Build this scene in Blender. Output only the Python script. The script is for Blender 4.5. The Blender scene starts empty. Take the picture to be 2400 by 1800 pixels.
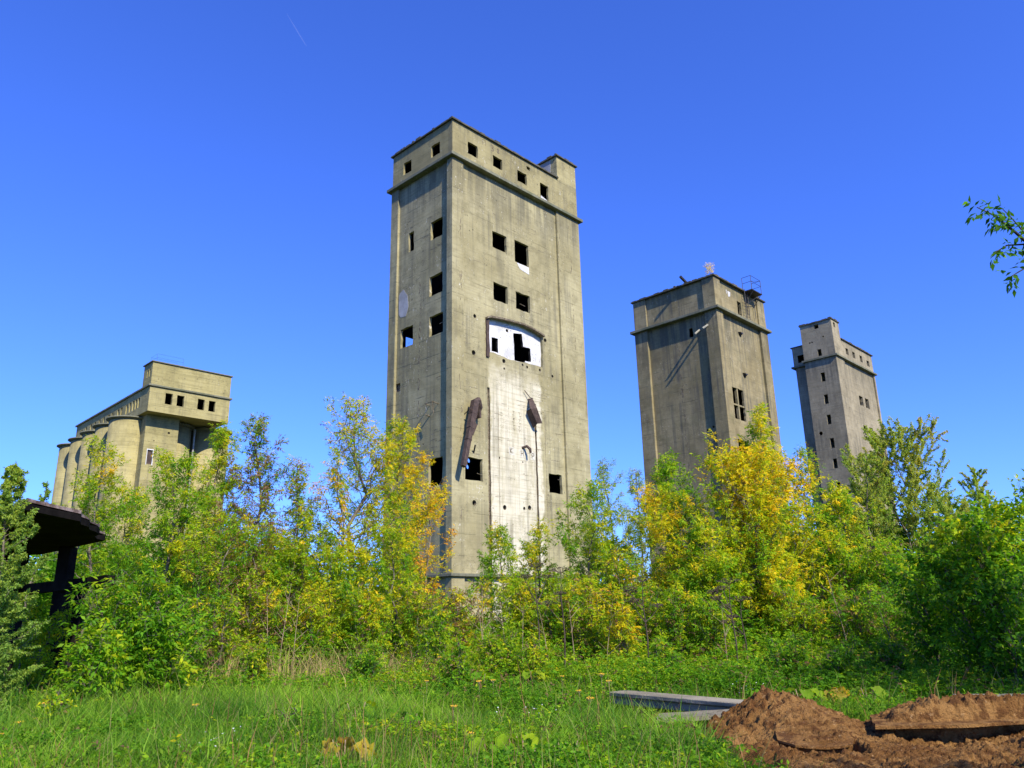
import bpy, bmesh, math, random
import numpy as np
from mathutils import Vector, Matrix

# ---------------------------------------------------------------- camera, sky, sun, exposure
scene = bpy.context.scene
COL = scene.collection
EYE = 1.65
FPX, PITCH, ROLL = 1819.5, math.radians(16.626), math.radians(1.24)
SUN_AZ, SUN_EL = math.radians(147.5), math.radians(39.0)

cam = bpy.data.cameras.new('camera')
cam.sensor_width = 36.0
cam.lens = FPX / 2400 * 36
cam.clip_start = 0.05
cam.clip_end = 9000
camera = bpy.data.objects.new('camera', cam)
COL.objects.link(camera)
camera.location = (0, 0, EYE)
camera.rotation_euler = (Matrix.Rotation(math.pi / 2 + PITCH, 3, 'X') @ Matrix.Rotation(-ROLL, 3, 'Z')).to_euler()
scene.camera = camera

world = bpy.data.worlds.new('World')
scene.world = world
world.use_nodes = True
wn, wl = world.node_tree.nodes, world.node_tree.links
bg = wn['Background']
sky = wn.new('ShaderNodeTexSky')
sky.sky_type = 'NISHITA'
sky.sun_disc = False
sky.sun_elevation = SUN_EL
sky.sun_rotation = SUN_AZ
sky.altitude = 0
sky.air_density = 1.0
sky.dust_density = 0.2
sky.ozone_density = 3.0
tint = wn.new('ShaderNodeMix')
tint.data_type = 'RGBA'
tint.blend_type = 'MULTIPLY'
tint.inputs[0].default_value = 1.0
tint.inputs[7].default_value = (0.49, 0.80, 1.92, 1)
wl.new(sky.outputs[0], tint.inputs[6])
wl.new(tint.outputs[2], bg.inputs[0])
bg.inputs[1].default_value = 0.11

sl = bpy.data.lights.new('sun', 'SUN')
sl.energy = 5.0
sl.angle = math.radians(0.53)
sl.color = (1.0, 0.93, 0.78)
sun = bpy.data.objects.new('sun', sl)
COL.objects.link(sun)
sdir = Vector((math.sin(SUN_AZ) * math.cos(SUN_EL), math.cos(SUN_AZ) * math.cos(SUN_EL), math.sin(SUN_EL)))
sun.rotation_euler = sdir.to_track_quat('Z', 'Y').to_euler()
sun.location = (20, -20, 40)

scene.view_settings.view_transform = 'Standard'
scene.view_settings.look = 'None'
scene.view_settings.exposure = 0.55
scene.view_settings.gamma = 1.0
scene.render.engine = 'CYCLES'
scene.cycles.max_bounces = 6
scene.cycles.diffuse_bounces = 3
scene.cycles.transmission_bounces = 4
scene.cycles.transparent_max_bounces = 8
scene.cycles.use_denoising = True


# ---------------------------------------------------------------- helpers
def ray(px, py):
    a, b = (px - 1200) / FPX, (900 - py) / FPX
    cr, sr = math.cos(ROLL), math.sin(ROLL)
    u, v = a * cr + b * sr, -a * sr + b * cr
    c, s = math.cos(PITCH), math.sin(PITCH)
    return np.array([u, c - v * s, s + v * c])


def at(px, py, Y):
    """the point seen at a place of the photograph, Y metres ahead of the camera"""
    d = ray(px, py)
    return Vector(np.array([0, 0, EYE]) + d * (Y / d[1]))


def sstep(a, b, x):
    t = np.clip((np.asarray(x, float) - a) / (b - a), 0, 1)
    return t * t * (3 - 2 * t)


def wave(x, y, s, seed=0):
    """smooth pseudo noise in about -1..1"""
    r = np.random.RandomState(seed)
    out = 0
    for k in range(6):
        a = r.rand() * 6.283
        f = s * (0.6 + 1.3 * r.rand())
        out = out + np.sin((x * np.cos(a) + y * np.sin(a)) * f + r.rand() * 6.283)
    return out / 3.2


def gz(x, y):
    """height of the ground"""
    x = np.asarray(x, float)
    y = np.asarray(y, float)
    return 0.45 * sstep(12, 28, y) + 0.05 * wave(x, y, 0.7, 3) + 0.03 * wave(x, y, 2.1, 4)


def tag(o, label=None, cat=None, group=None, kind=None):
    if label: o['label'] = label
    if cat: o['category'] = cat
    if group: o['group'] = group
    if kind: o['kind'] = kind
    return o


def empty(name, loc=(0, 0, 0), rz=0.0):
    o = bpy.data.objects.new(name, None)
    o.empty_display_size = 0.3
    COL.objects.link(o)
    o.location = loc
    o.rotation_euler = (0, 0, rz)
    return o


class MB:
    """collects faces, then links them as ONE mesh object"""
    def __init__(self):
        self.v, self.f, self.m = [], [], []

    def face_block(self, verts, faces, mi=0):
        b = len(self.v)
        self.v += [tuple(p) for p in verts]
        self.f += [tuple(i + b for i in f) for f in faces]
        self.m += [mi] * len(faces)

    def box(self, a, b, mi=0, inv=False):
        x0, y0, z0 = a
        x1, y1, z1 = b
        v = [(x0, y0, z0), (x1, y0, z0), (x1, y1, z0), (x0, y1, z0), (x0, y0, z1), (x1, y0, z1), (x1, y1, z1), (x0, y1, z1)]
        f = [(0, 3, 2, 1), (4, 5, 6, 7), (0, 1, 5, 4), (1, 2, 6, 5), (2, 3, 7, 6), (3, 0, 4, 7)]
        if inv: f = [q[::-1] for q in f]
        self.face_block(v, f, mi)

    def prism(self, bottom, top, mi=0):
        """two matching loops (counter clockwise seen from the top loop's side)"""
        n = len(bottom)
        v = list(bottom) + list(top)
        f = [tuple(range(n))[::-1], tuple(range(n, 2 * n))]
        f += [(i, (i + 1) % n, n + (i + 1) % n, n + i) for i in range(n)]
        self.face_block(v, f, mi)

    def tube(self, pts, radii, n=6, mi=0, cap=True):
        pts = [Vector(p) for p in pts]
        if not hasattr(radii, '__len__'): radii = [radii] * len(pts)
        vs = []
        up = Vector((0.31, 0.22, 0.93))
        for i, p in enumerate(pts):
            d = (pts[min(i + 1, len(pts) - 1)] - pts[max(i - 1, 0)]).normalized()
            s = d.cross(up)
            if s.length < 0.05: s = d.cross(Vector((1, 0, 0)))
            s.normalize()
            t = d.cross(s)
            for k in range(n):
                a = 2 * math.pi * k / n
                vs.append(p + (s * math.cos(a) + t * math.sin(a)) * radii[i])
        f = []
        for i in range(len(pts) - 1):
            for k in range(n):
                k2 = (k + 1) % n
                f.append((i * n + k, (i + 1) * n + k, (i + 1) * n + k2, i * n + k2))
        if cap:
            f.append(tuple(range(n)))
            f.append(tuple(range((len(pts) - 1) * n, len(pts) * n))[::-1])
        self.face_block(vs, f, mi)

    def mesh(self, name, mats):
        me = bpy.data.meshes.new(name)
        me.from_pydata(self.v, [], self.f)
        for m in (mats if isinstance(mats, (list, tuple)) else [mats]): me.materials.append(m)
        if any(self.m): me.polygons.foreach_set('material_index', self.m)
        me.update()
        return me

    def build(self, name, mats, parent=None, smooth=False, bevel=0.0):
        me = self.mesh(name, mats)
        if bevel:
            bm = bmesh.new()
            bm.from_mesh(me)
            bmesh.ops.recalc_face_normals(bm, faces=bm.faces)
            bmesh.ops.bevel(bm, geom=[e for e in bm.edges], offset=bevel, segments=1, affect='EDGES', profile=0.5)
            bm.to_mesh(me)
            bm.free()
        if smooth: me.polygons.foreach_set('use_smooth', [True] * len(me.polygons))
        o = bpy.data.objects.new(name, me)
        COL.objects.link(o)
        if parent: o.parent = parent
        return o


def quad_mesh(name, V, F, colors, mat, parent=None, nper=4, smooth=False):
    """fast mesh of equal sided faces with one colour per face"""
    me = bpy.data.meshes.new(name)
    V = np.ascontiguousarray(V, dtype=np.float32)
    F = np.ascontiguousarray(F, dtype=np.int32)
    n = len(F)
    me.vertices.add(len(V))
    me.vertices.foreach_set('co', V.ravel())
    me.loops.add(n * nper)
    me.loops.foreach_set('vertex_index', F.ravel())
    me.polygons.add(n)
    me.polygons.foreach_set('loop_start', np.arange(0, n * nper, nper, dtype=np.int32))
    me.polygons.foreach_set('loop_total', np.full(n, nper, dtype=np.int32))
    if smooth: me.polygons.foreach_set('use_smooth', np.ones(n, dtype=bool))
    if colors is not None:
        at_ = me.attributes.new('leaf_colour', 'FLOAT_COLOR', 'FACE')
        c = np.ones((n, 4), dtype=np.float32)
        c[:, :3] = colors
        at_.data.foreach_set('color', c.ravel())
    me.materials.append(mat)
    me.update(calc_edges=True)
    o = bpy.data.objects.new(name, me)
    COL.objects.link(o)
    if parent: o.parent = parent
    return o


# ---------------------------------------------------------------- materials
class NT:
    def __init__(self, name):
        self.mat = bpy.data.materials.new(name)
        self.mat.use_nodes = True
        self.n = self.mat.node_tree.nodes
        self.l = self.mat.node_tree.links
        self.p = self.n['Principled BSDF']
        self.out = self.n['Material Output']
        self.tc = self.n.new('ShaderNodeTexCoord')

    def set(self, sock, val):
        if isinstance(val, bpy.types.NodeSocket): self.l.new(val, sock)
        else: sock.default_value = val

    def math(self, op, a, b=None, c=None, clamp=False):
        nd = self.n.new('ShaderNodeMath')
        nd.operation = op
        nd.use_clamp = clamp
        self.set(nd.inputs[0], a)
        if b is not None: self.set(nd.inputs[1], b)
        if c is not None: self.set(nd.inputs[2], c)
        return nd.outputs[0]

    def mix(self, fac, a, b, mode='MIX'):
        nd = self.n.new('ShaderNodeMix')
        nd.data_type = 'RGBA'
        nd.blend_type = mode
        self.set(nd.inputs[0], fac)
        self.set(nd.inputs[6], a if not isinstance(a, tuple) else (*a, 1)[:4])
        self.set(nd.inputs[7], b if not isinstance(b, tuple) else (*b, 1)[:4])
        return nd.outputs[2]

    def noise(self, scale, detail=3, rough=0.55, stretch=None, off=(0, 0, 0), coord='Object', dist=0.0):
        src = self.tc.outputs[coord]
        mp = self.n.new('ShaderNodeMapping')
        self.l.new(src, mp.inputs[0])
        mp.inputs['Location'].default_value = off
        if stretch: mp.inputs['Scale'].default_value = stretch
        nd = self.n.new('ShaderNodeTexNoise')
        self.l.new(mp.outputs[0], nd.inputs['Vector'])
        nd.inputs['Scale'].default_value = scale
        nd.inputs['Detail'].default_value = detail
        nd.inputs['Roughness'].default_value = rough
        nd.inputs['Distortion'].default_value = dist
        return nd.outputs[0]

    def ramp(self, v, lo, hi, a=0.0, b=1.0):
        nd = self.n.new('ShaderNodeMapRange')
        nd.interpolation_type = 'SMOOTHSTEP'
        self.set(nd.inputs[0], v)
        nd.inputs[1].default_value = lo
        nd.inputs[2].default_value = hi
        nd.inputs[3].default_value = a
        nd.inputs[4].default_value = b
        return nd.outputs[0]

    def xyz(self, coord='Object'):
        nd = self.n.new('ShaderNodeSeparateXYZ')
        self.l.new(self.tc.outputs[coord], nd.inputs[0])
        return nd.outputs

    def bump(self, h, strength=0.4, dist=0.02):
        nd = self.n.new('ShaderNodeBump')
        nd.inputs['Strength'].default_value = strength
        nd.inputs['Distance'].default_value = dist
        self.set(nd.inputs['Height'], h)
        self.l.new(nd.outputs[0], self.p.inputs['Normal'])

    def finish(self, col, rough=0.9, spec=0.2):
        self.set(self.p.inputs['Base Color'], col if not isinstance(col, tuple) else (*col, 1)[:4])
        self.set(self.p.inputs['Roughness'], rough)
        self.p.inputs['Specular IOR Level'].default_value = spec
        return self.mat


def concrete(name, a, b, streak=0.55, drips=(), seed=0, clean=None, chips=0.5, board=0.5, moss=0.0):
    """cast concrete: board marks, rain streaks, drips below the ledges, pits and chipped pale spots.
    clean: (x0, x1, ztop) a paler strip where something used to cover the wall"""
    t = NT(name)
    s = seed * 7.3
    x, y, z = t.xyz()
    big = t.noise(0.22, 4, 0.6, off=(s, 1, 2))
    col = t.mix(t.ramp(big, 0.35, 0.65), a, b)
    med = t.noise(1.1, 5, 0.65, off=(s, 4, 0))
    col = t.mix(t.ramp(med, 0.42, 0.72, 0, 0.55), col, tuple(c * 0.6 for c in a))
    # pale efflorescence patches
    pale = t.noise(0.55, 5, 0.7, stretch=(1, 1, 0.55), off=(s, 0, 9))
    col = t.mix(t.ramp(pale, 0.56, 0.74, 0, 0.5), col, tuple(min(c * 1.28, 0.8) for c in b))
    if clean:
        wob = t.math('MULTIPLY', t.math('SUBTRACT', t.noise(1.3, 4, 0.6, off=(2, s, 2)), 0.5), 1.1)
        xx = t.math('ADD', x, wob)
        zz = t.math('ADD', z, t.math('MULTIPLY', wob, 3.0))
        m = t.math('MULTIPLY', t.ramp(xx, clean[0] - 0.15, clean[0] + 0.15), t.ramp(xx, clean[1] - 0.15, clean[1] + 0.2, 1, 0))
        m = t.math('MULTIPLY', m, t.ramp(zz, clean[2] - 2.5, clean[2] + 0.6, 1, 0))
        m = t.math('MULTIPLY', m, t.ramp(t.noise(0.9, 3, 0.6, stretch=(1.5, 1.5, 0.5), off=(s, 8, 1)), 0.25, 0.6, 0.4, 0.95))
        col = t.mix(m, col, (0.62, 0.565, 0.41))
    # lift lines of the formwork
    lift = t.math('FRACT', t.math('DIVIDE', z, 1.27))
    edge = t.math('MULTIPLY', t.ramp(lift, 0.0, 0.05, 1, 0), t.ramp(t.noise(0.9, 3, 0.6, stretch=(1, 1, 3), off=(5, s, 3)), 0.42, 0.6))
    col = t.mix(t.math('MULTIPLY', edge, 0.65 * board), col, tuple(c * 0.42 for c in a))
    brd = t.noise(1.0, 2, 0.5, stretch=(0.25, 0.25, 7.0), off=(s, 2, 2))
    col = t.mix(t.ramp(brd, 0.40, 0.70, 0, 0.46 * board), col, tuple(c * 0.6 for c in a))
    # rain streaks
    st = t.noise(1.0, 4, 0.6, stretch=(2.6, 2.6, 0.07), off=(s, s, 0))
    st2 = t.noise(1.0, 3, 0.6, stretch=(7.0, 7.0, 0.16), off=(s, 3, 0))
    sm = t.math('MULTIPLY', t.ramp(st, 0.46, 0.68), t.ramp(t.noise(0.35, 2, 0.5, off=(8, s, 1)), 0.35, 0.62))
    col = t.mix(t.math('MULTIPLY', sm, streak), col, (0.105, 0.098, 0.072))
    col = t.mix(t.math('MULTIPLY', t.ramp(st2, 0.55, 0.75), streak * 0.45), col, (0.12, 0.115, 0.085))
    for zt, ln, k in drips:
        d = t.math('MULTIPLY', t.ramp(z, zt - ln, zt, 0, 1), t.math('GREATER_THAN', zt + 0.001, z))
        d = t.math('MULTIPLY', d, t.ramp(t.noise(1.0, 4, 0.65, stretch=(2.1, 2.1, 0.12), off=(s, 1, 6)), 0.34, 0.62))
        col = t.mix(t.math('MULTIPLY', d, k), col, (0.075, 0.072, 0.055))
    if moss:
        col = t.mix(t.math('MULTIPLY', t.ramp(t.noise(0.6, 4, 0.6, off=(s, 6, 6)), 0.5, 0.7), moss), col, (0.10, 0.11, 0.05))
    # pits and chips
    pit = t.ramp(t.noise(4.5, 4, 0.65, off=(s, 0, 0)), 0.64, 0.70)
    col = t.mix(t.math('MULTIPLY', pit, 0.7), col, (0.06, 0.055, 0.04))
    ch = t.math('MULTIPLY', t.ramp(t.noise(3.4, 5, 0.75, stretch=(1.6, 1.6, 0.8), off=(s, 5, 5)), 0.60, 0.65),
                t.ramp(t.noise(0.5, 2, 0.5, off=(1, s, 4)), 0.45, 0.6))
    col = t.mix(t.math('MULTIPLY', ch, chips), col, (0.66, 0.62, 0.5))
    crk = t.math('ABSOLUTE', t.math('SUBTRACT', t.noise(0.8, 6, 0.72, stretch=(1, 1, 1.8), off=(s, 9, 1), dist=0.4), 0.5))
    cm = t.math('MULTIPLY', t.ramp(crk, 0.0, 0.010, 1, 0), t.ramp(t.noise(0.4, 2, 0.5, off=(4, s, 4)), 0.5, 0.6))
    col = t.mix(t.math('MULTIPLY', cm, 0.7), col, (0.07, 0.065, 0.05))
    h = t.math('ADD', t.math('MULTIPLY', med, 0.6), t.math('MULTIPLY', t.noise(14, 4, 0.7, off=(s, 0, 3)), 0.5))
    h = t.math('SUBTRACT', h, t.math('MULTIPLY', edge, 0.5))
    h = t.math('SUBTRACT', h, t.math('MULTIPLY', t.math('ADD', pit, ch), 0.6))
    t.bump(h, 0.55, 0.05)
    return t.finish(col, 0.93, 0.15)


def mottled(name, a, b, scale=3.0, rough=0.85, bump=0.3, dist=0.02, c=None, metal=0.0, spec=0.25):
    t = NT(name)
    n1 = t.noise(scale, 5, 0.62)
    col = t.mix(t.ramp(n1, 0.36, 0.66), a, b)
    if c: col = t.mix(t.ramp(t.noise(scale * 3.1, 4, 0.7, off=(3, 1, 7)), 0.55, 0.68, 0, 0.85), col, c)
    t.bump(t.noise(scale * 6, 5, 0.7), bump, dist)
    t.p.inputs['Metallic'].default_value = metal
    return t.finish(col, rough, spec)


def leaf_material(name, trans=0.35, rough=0.5, tint=(1.25, 1.2, 0.5)):
    t = NT(name)
    a = t.n.new('ShaderNodeAttribute')
    a.attribute_name = 'leaf_colour'
    a.attribute_type = 'GEOMETRY'
    t.finish(a.outputs['Color'], rough, 0.12)
    tr = t.n.new('ShaderNodeBsdfTranslucent')
    t.l.new(t.mix(1.0, a.outputs['Color'], tint, 'MULTIPLY'), tr.inputs[0])
    mx = t.n.new('ShaderNodeMixShader')
    mx.inputs[0].default_value = trans
    t.l.new(t.p.outputs[0], mx.inputs[1])
    t.l.new(tr.outputs[0], mx.inputs[2])
    t.l.new(mx.outputs[0], t.out.inputs[0])
    return t.mat


M = {}
WARM_A, WARM_B = (0.29, 0.252, 0.128), (0.39, 0.345, 0.19)
GREY_A, GREY_B = (0.228, 0.185, 0.090), (0.32, 0.265, 0.14)
M['concrete1'] = concrete('concrete weathered warm', WARM_A, WARM_B, 0.5, [(31.6, 4.5, 0.6)], 1, chips=0.7, clean=(3.42, 8.3, 18.0))
M['concrete1top'] = concrete('concrete weathered top storey', (0.275, 0.235, 0.112), (0.365, 0.318, 0.158), 0.4, [(34.5, 1.2, 0.45)], 2, chips=0.8)
M['concrete2'] = concrete('concrete grey streaked', GREY_A, GREY_B, 0.85, [(30.3, 6.0, 0.75), (33.9, 2.0, 0.6)], 3, chips=0.4, moss=0.25)
M['concrete3'] = concrete('concrete dull far tower', (0.265, 0.225, 0.14), (0.35, 0.30, 0.19), 0.55, [(31.9, 4.0, 0.5)], 4, chips=0.3)
M['concrete4'] = concrete('concrete ochre silo', (0.31, 0.268, 0.112), (0.39, 0.338, 0.15), 0.3, [(22.0, 3.0, 0.3)], 5, chips=0.25, board=0.9)
M['ledge'] = concrete('concrete mossy ledge', (0.15, 0.15, 0.10), (0.22, 0.215, 0.145), 0.6, (), 6, chips=0.4, moss=0.7)
M['slot'] = mottled('broken stained concrete', (0.10, 0.075, 0.045), (0.22, 0.18, 0.115), 5, 0.95, 0.9, 0.06, (0.5, 0.46, 0.36))
M['palepaint'] = mottled('worn pale paint', (0.42, 0.39, 0.29), (0.60, 0.57, 0.47), 7, 0.9, 0.4)
M['innershade'] = mottled('shade darkened interior concrete', (0.012, 0.011, 0.009), (0.028, 0.026, 0.021), 0.8, 0.95, 0.4)  # indoor gloom put into the colour so the openings read black
M['tar'] = mottled('tarred roofing felt', (0.05, 0.05, 0.035), (0.11, 0.10, 0.07), 2.5, 0.9, 0.6)
M['white'] = mottled('flaking white plaster', (0.46, 0.45, 0.42), (0.66, 0.655, 0.645), 1.3, 0.85, 0.9, 0.05, (0.26, 0.245, 0.21))
M['greyplaster'] = mottled('bare grey render', (0.27, 0.265, 0.25), (0.38, 0.375, 0.36), 1.2, 0.85, 0.4)
M['rust'] = mottled('rusty sheet steel', (0.045, 0.031, 0.025), (0.085, 0.058, 0.045), 4, 0.8, 0.4, 0.02, (0.12, 0.07, 0.048), 0.0)
M['darksteel'] = mottled('dark oxidised steel', (0.035, 0.035, 0.038), (0.07, 0.06, 0.055), 5, 0.6, 0.3, metal=0.4)
M['zinc'] = mottled('pale zinc pipe', (0.26, 0.25, 0.20), (0.36, 0.35, 0.28), 4, 0.5, 0.2, metal=0.3)
M['beam'] = concrete('precast beam concrete', (0.24, 0.205, 0.135), (0.33, 0.288, 0.20), 0.35, (), 7, chips=0.5)
M['slabrim'] = mottled('earth stained plate', (.30, .19, .10), (.42, .30, .19), 4, .95, .5, .02, (.5, .4, .3))
M['shadeslab'] = mottled('shade darkened slab', (0.008, 0.007, 0.006), (0.020, 0.016, 0.013), 1.5, 0.95, 0.6, spec=0.03)  # shade under the canopy put into the colour, nearly black
M['slabtop'] = mottled('broken slab rim', (0.12, 0.075, 0.055), (0.36, 0.27, 0.22), 5.0, 0.95, 0.7)
M['bark'] = mottled('grey brown bark', (0.10, 0.082, 0.058), (0.20, 0.165, 0.12), 9, 0.9, 0.5)
M['darkbark'] = mottled('dark bark', (0.03, 0.024, 0.018), (0.075, 0.058, 0.04), 9, 0.9, 0.5)
M['stalk'] = mottled('dry stalk', (0.22, 0.15, 0.09), (0.34, 0.25, 0.15), 9, 0.9, 0.3)
M['deadstalk'] = mottled('blackened dead stalk', (0.045, 0.032, 0.024), (0.10, 0.072, 0.05), 9, 0.9, 0.3)
M['leaf'] = leaf_material('leaves', 0.50, 0.55, (1.55, 1.45, 0.6))
M['grass'] = leaf_material('grass blades', 0.45, 0.55, (1.55, 1.45, 0.6))
M['dead'] = leaf_material('dry seed heads', 0.2, 0.8, (1, 0.9, 0.7))


def soil_material():
    t = NT('dug earth')
    n1 = t.noise(1.3, 5, 0.65)
    col = t.mix(t.ramp(n1, 0.35, 0.65), (0.215, 0.100, 0.028), (0.38, 0.20, 0.062))
    col = t.mix(t.ramp(t.noise(5.5, 5, 0.7, off=(3, 3, 3)), 0.46, 0.60, 0, 0.8), col, (0.115, 0.046, 0.015))
    col = t.mix(t.ramp(t.noise(14, 4, 0.7, off=(1, 7, 3)), 0.60, 0.68, 0, 0.7), col, (0.52, 0.32, 0.14))
    h = t.math('ADD', t.noise(7, 6, 0.75), t.math('MULTIPLY', t.noise(34, 4, 0.7), 0.45))
    t.bump(h, 1.0, 0.12)
    return t.finish(col, 0.96, 0.1)


def ground_material():
    t = NT('overgrown soil')
    n1 = t.noise(0.6, 5, 0.65)
    col = t.mix(t.ramp(n1, 0.35, 0.65), (0.030, 0.045, 0.012), (0.060, 0.075, 0.020))
    col = t.mix(t.ramp(t.noise(6, 5, 0.7, off=(3, 3, 3)), 0.55, 0.7, 0, 0.6), col, (0.075, 0.06, 0.03))
    t.bump(t.noise(9, 5, 0.7), 0.8, 0.08)
    return t.finish(col, 0.96, 0.1)


M['soil'] = soil_material()
M['ground'] = ground_material()


# ---------------------------------------------------------------- ground
def build_ground():
    xs = np.concatenate([[-6000, -2500, -900, -300, -120], np.arange(-60, 60.1, 1.0), [120, 300, 900, 2500, 6000]])
    ys = np.concatenate([[-6000, -1500, -300, -60], np.arange(-12, 100.1, 1.0), [150, 300, 900, 2500, 6000]])
    X, Y = np.meshgrid(xs, ys)
    near = ((np.abs(X) <= 60) & (Y >= -12) & (Y <= 100))
    Z = np.where(near, gz(X, Y), 0.45 * sstep(12, 28, Y))
    V = np.stack([X, Y, Z], -1).reshape(-1, 3)
    nx, ny = len(xs), len(ys)
    i = np.arange(nx * ny).reshape(ny, nx)
    F = np.stack([i[:-1, :-1], i[:-1, 1:], i[1:, 1:], i[1:, :-1]], -1).reshape(-1, 4)
    o = quad_mesh('ground', V, F, None, M['ground'], smooth=True)
    tag(o, kind='structure')


build_ground()


# ---------------------------------------------------------------- towers
def R_cut(poly, y0, y1):
    """cutter through a wall of constant y: poly of (x, z)"""
    return [(x, y0, z) for x, z in poly], [(x, y1, z) for x, z in poly]


def L_cut(poly, x0, x1):
    return [(x0, y, z) for y, z in poly], [(x1, y, z) for y, z in poly]


def ragged(poly, amp=0.035, seed=0, step=0.3):
    """roughen the outline of an opening"""
    r = random.Random(seed)
    out = []
    n = len(poly)
    for i in range(n):
        a, b = poly[i], poly[(i + 1) % n]
        L = math.hypot(b[0] - a[0], b[1] - a[1])
        k = max(1, int(L / step))
        for j in range(k):
            t = j / k
            w = amp if j else amp * 0.6
            out.append((a[0] + (b[0] - a[0]) * t + r.uniform(-w, w), a[1] + (b[1] - a[1]) * t + r.uniform(-w, w)))
    return out


def rnd_poly(cx, cz, r, n=12):
    return [(cx + r * math.cos(2 * math.pi * k / n), cz + r * math.sin(2 * math.pi * k / n)) for k in range(n)]


def rect(x0, x1, z0, z1):
    return [(x0, z0), (x1, z0), (x1, z1), (x0, z1)]


def carve(me, cutters, mats):
    """boolean the openings out of a wall mesh and return the carved mesh"""
    a = bpy.data.objects.new('carve_a', me)
    COL.objects.link(a)
    temps = [a]
    for k, (mb, mi) in enumerate(cutters):
        cm = mb.mesh('carve_b', mats)
        cm.polygons.foreach_set('material_index', [mi] * len(cm.polygons))
        bm = bmesh.new()
        bm.from_mesh(cm)
        bmesh.ops.recalc_face_normals(bm, faces=bm.faces)
        bm.to_mesh(cm)
        bm.free()
        b = bpy.data.objects.new('carve_b', cm)
        COL.objects.link(b)
        temps.append(b)
        md = a.modifiers.new('cut', 'BOOLEAN')
        md.operation = 'DIFFERENCE'
        md.solver = 'EXACT'
        md.object = b
    dg = bpy.context.evaluated_depsgraph_get()
    out = bpy.data.meshes.new_from_object(a.evaluated_get(dg), depsgraph=dg)
    for t in temps: bpy.data.objects.remove(t)
    return out


def hollow(x0, y0, z0, x1, y1, z1, th=0.35, inner=1):
    m = MB()
    m.box((x0, y0, z0), (x1, y1, z1), 0)
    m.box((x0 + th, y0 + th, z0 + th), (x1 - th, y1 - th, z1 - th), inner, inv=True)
    return m


def wall_part(name, shell, cuts, mats, parent):
    """cuts: list of (bottom loop, top loop, material index)"""
    me = shell.mesh(name, mats)
    by = {}
    for b, t, mi in cuts:
        by.setdefault(mi, MB()).prism(b, t)
    me = carve(me, [(mb, mi) for mi, mb in by.items()], mats)
    me.name = name
    o = bpy.data.objects.new(name, me)
    COL.objects.link(o)
    o.parent = parent
    return o


def strokes(name, lines, plane, off, w, mat, parent):
    """thin painted or scratched strokes lying on a wall; lines: polylines of (u, z)"""
    m = MB()
    for pl in lines:
        for (a, b) in zip(pl[:-1], pl[1:]):
            d = Vector((b[0] - a[0], b[1] - a[1]))
            if d.length < 1e-4: continue
            n = Vector((-d.y, d.x)).normalized() * w / 2
            q = [(a[0] + n.x, a[1] + n.y), (a[0] - n.x, a[1] - n.y), (b[0] - n.x, b[1] - n.y), (b[0] + n.x, b[1] + n.y)]
            if plane == 'R': m.prism([(u, off, z) for u, z in q], [(u, off - 0.006, z) for u, z in q])
            else: m.prism([(off, u, z) for u, z in q], [(off - 0.006, u, z) for u, z in q])
    if parent.type == 'MESH' and name not in ('letter',):
        # cracks, chips and painted marks stay inside the wall's own mesh
        me = parent.data
        names = [x.name for x in me.materials]
        if mat.name not in names: me.materials.append(mat)
        mi = [x.name for x in me.materials].index(mat.name)
        bm = bmesh.new()
        bm.from_mesh(me)
        vs = [bm.verts.new(v) for v in m.v]
        for f in m.f:
            bm.faces.new([vs[i] for i in f]).material_index = mi
        bm.to_mesh(me)
        bm.free()
        return parent
    return m.build(name, mat, parent)


GLYPH = {'К': [[(0, 0), (0, 1)], [(0.6, 1), (0, 0.5), (0.6, 0)]], 'Н': [[(0, 0), (0, 1)], [(0.6, 0), (0.6, 1)], [(0, 0.5), (0.6, 0.5)]],
         'Р': [[(0, 0), (0, 1), (0.55, 1), (0.6, 0.75), (0.5, 0.5), (0, 0.5)]], 'П': [[(0, 0), (0, 1), (0.6, 1), (0.6, 0)]],
         '3': [[(0, 1), (0.5, 1), (0.6, 0.75), (0.25, 0.52), (0.6, 0.3), (0.5, 0), (0, 0)]],
         '8': [[(0.3, 0.52), (0.02, 0.75), (0.3, 1), (0.58, 0.75), (0.3, 0.52), (0, 0.25), (0.3, 0), (0.6, 0.25), (0.3, 0.52)]],
         'L': [[(0, 1), (0, 0.45), (0.5, 0.5)]], 'T': [[(0, 1), (0.6, 1)], [(0.3, 1), (0.3, 0)]]}


def glyph(ch, x, z, s):
    return [[(x + u * s, z + v * s) for u, v in pl] for pl in GLYPH[ch]]


def felt_edge(mb, x0, x1, y0, y1, z, seed):
    """crumbling lumps and grass tufts of felt along a roof edge"""
    r = random.Random(seed)
    x = x0
    while x < x1:
        w = r.uniform(0.2, 0.9)
        mb.box((x, y0 + r.uniform(0.0, 0.08), z), (min(x + w, x1), y0 + r.uniform(0.2, 0.5), z + r.uniform(0.02, 0.13)))
        x += w + r.uniform(0.0, 0.7)
    y = y0 + 0.6
    while y < y1:
        w = r.uniform(0.2, 0.9)
        mb.box((x0 + r.uniform(0.0, 0.08), y, z), (x0 + r.uniform(0.2, 0.5), min(y + w, y1), z + r.uniform(0.02, 0.13)))
        y += w + r.uniform(0.0, 0.7)


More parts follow.
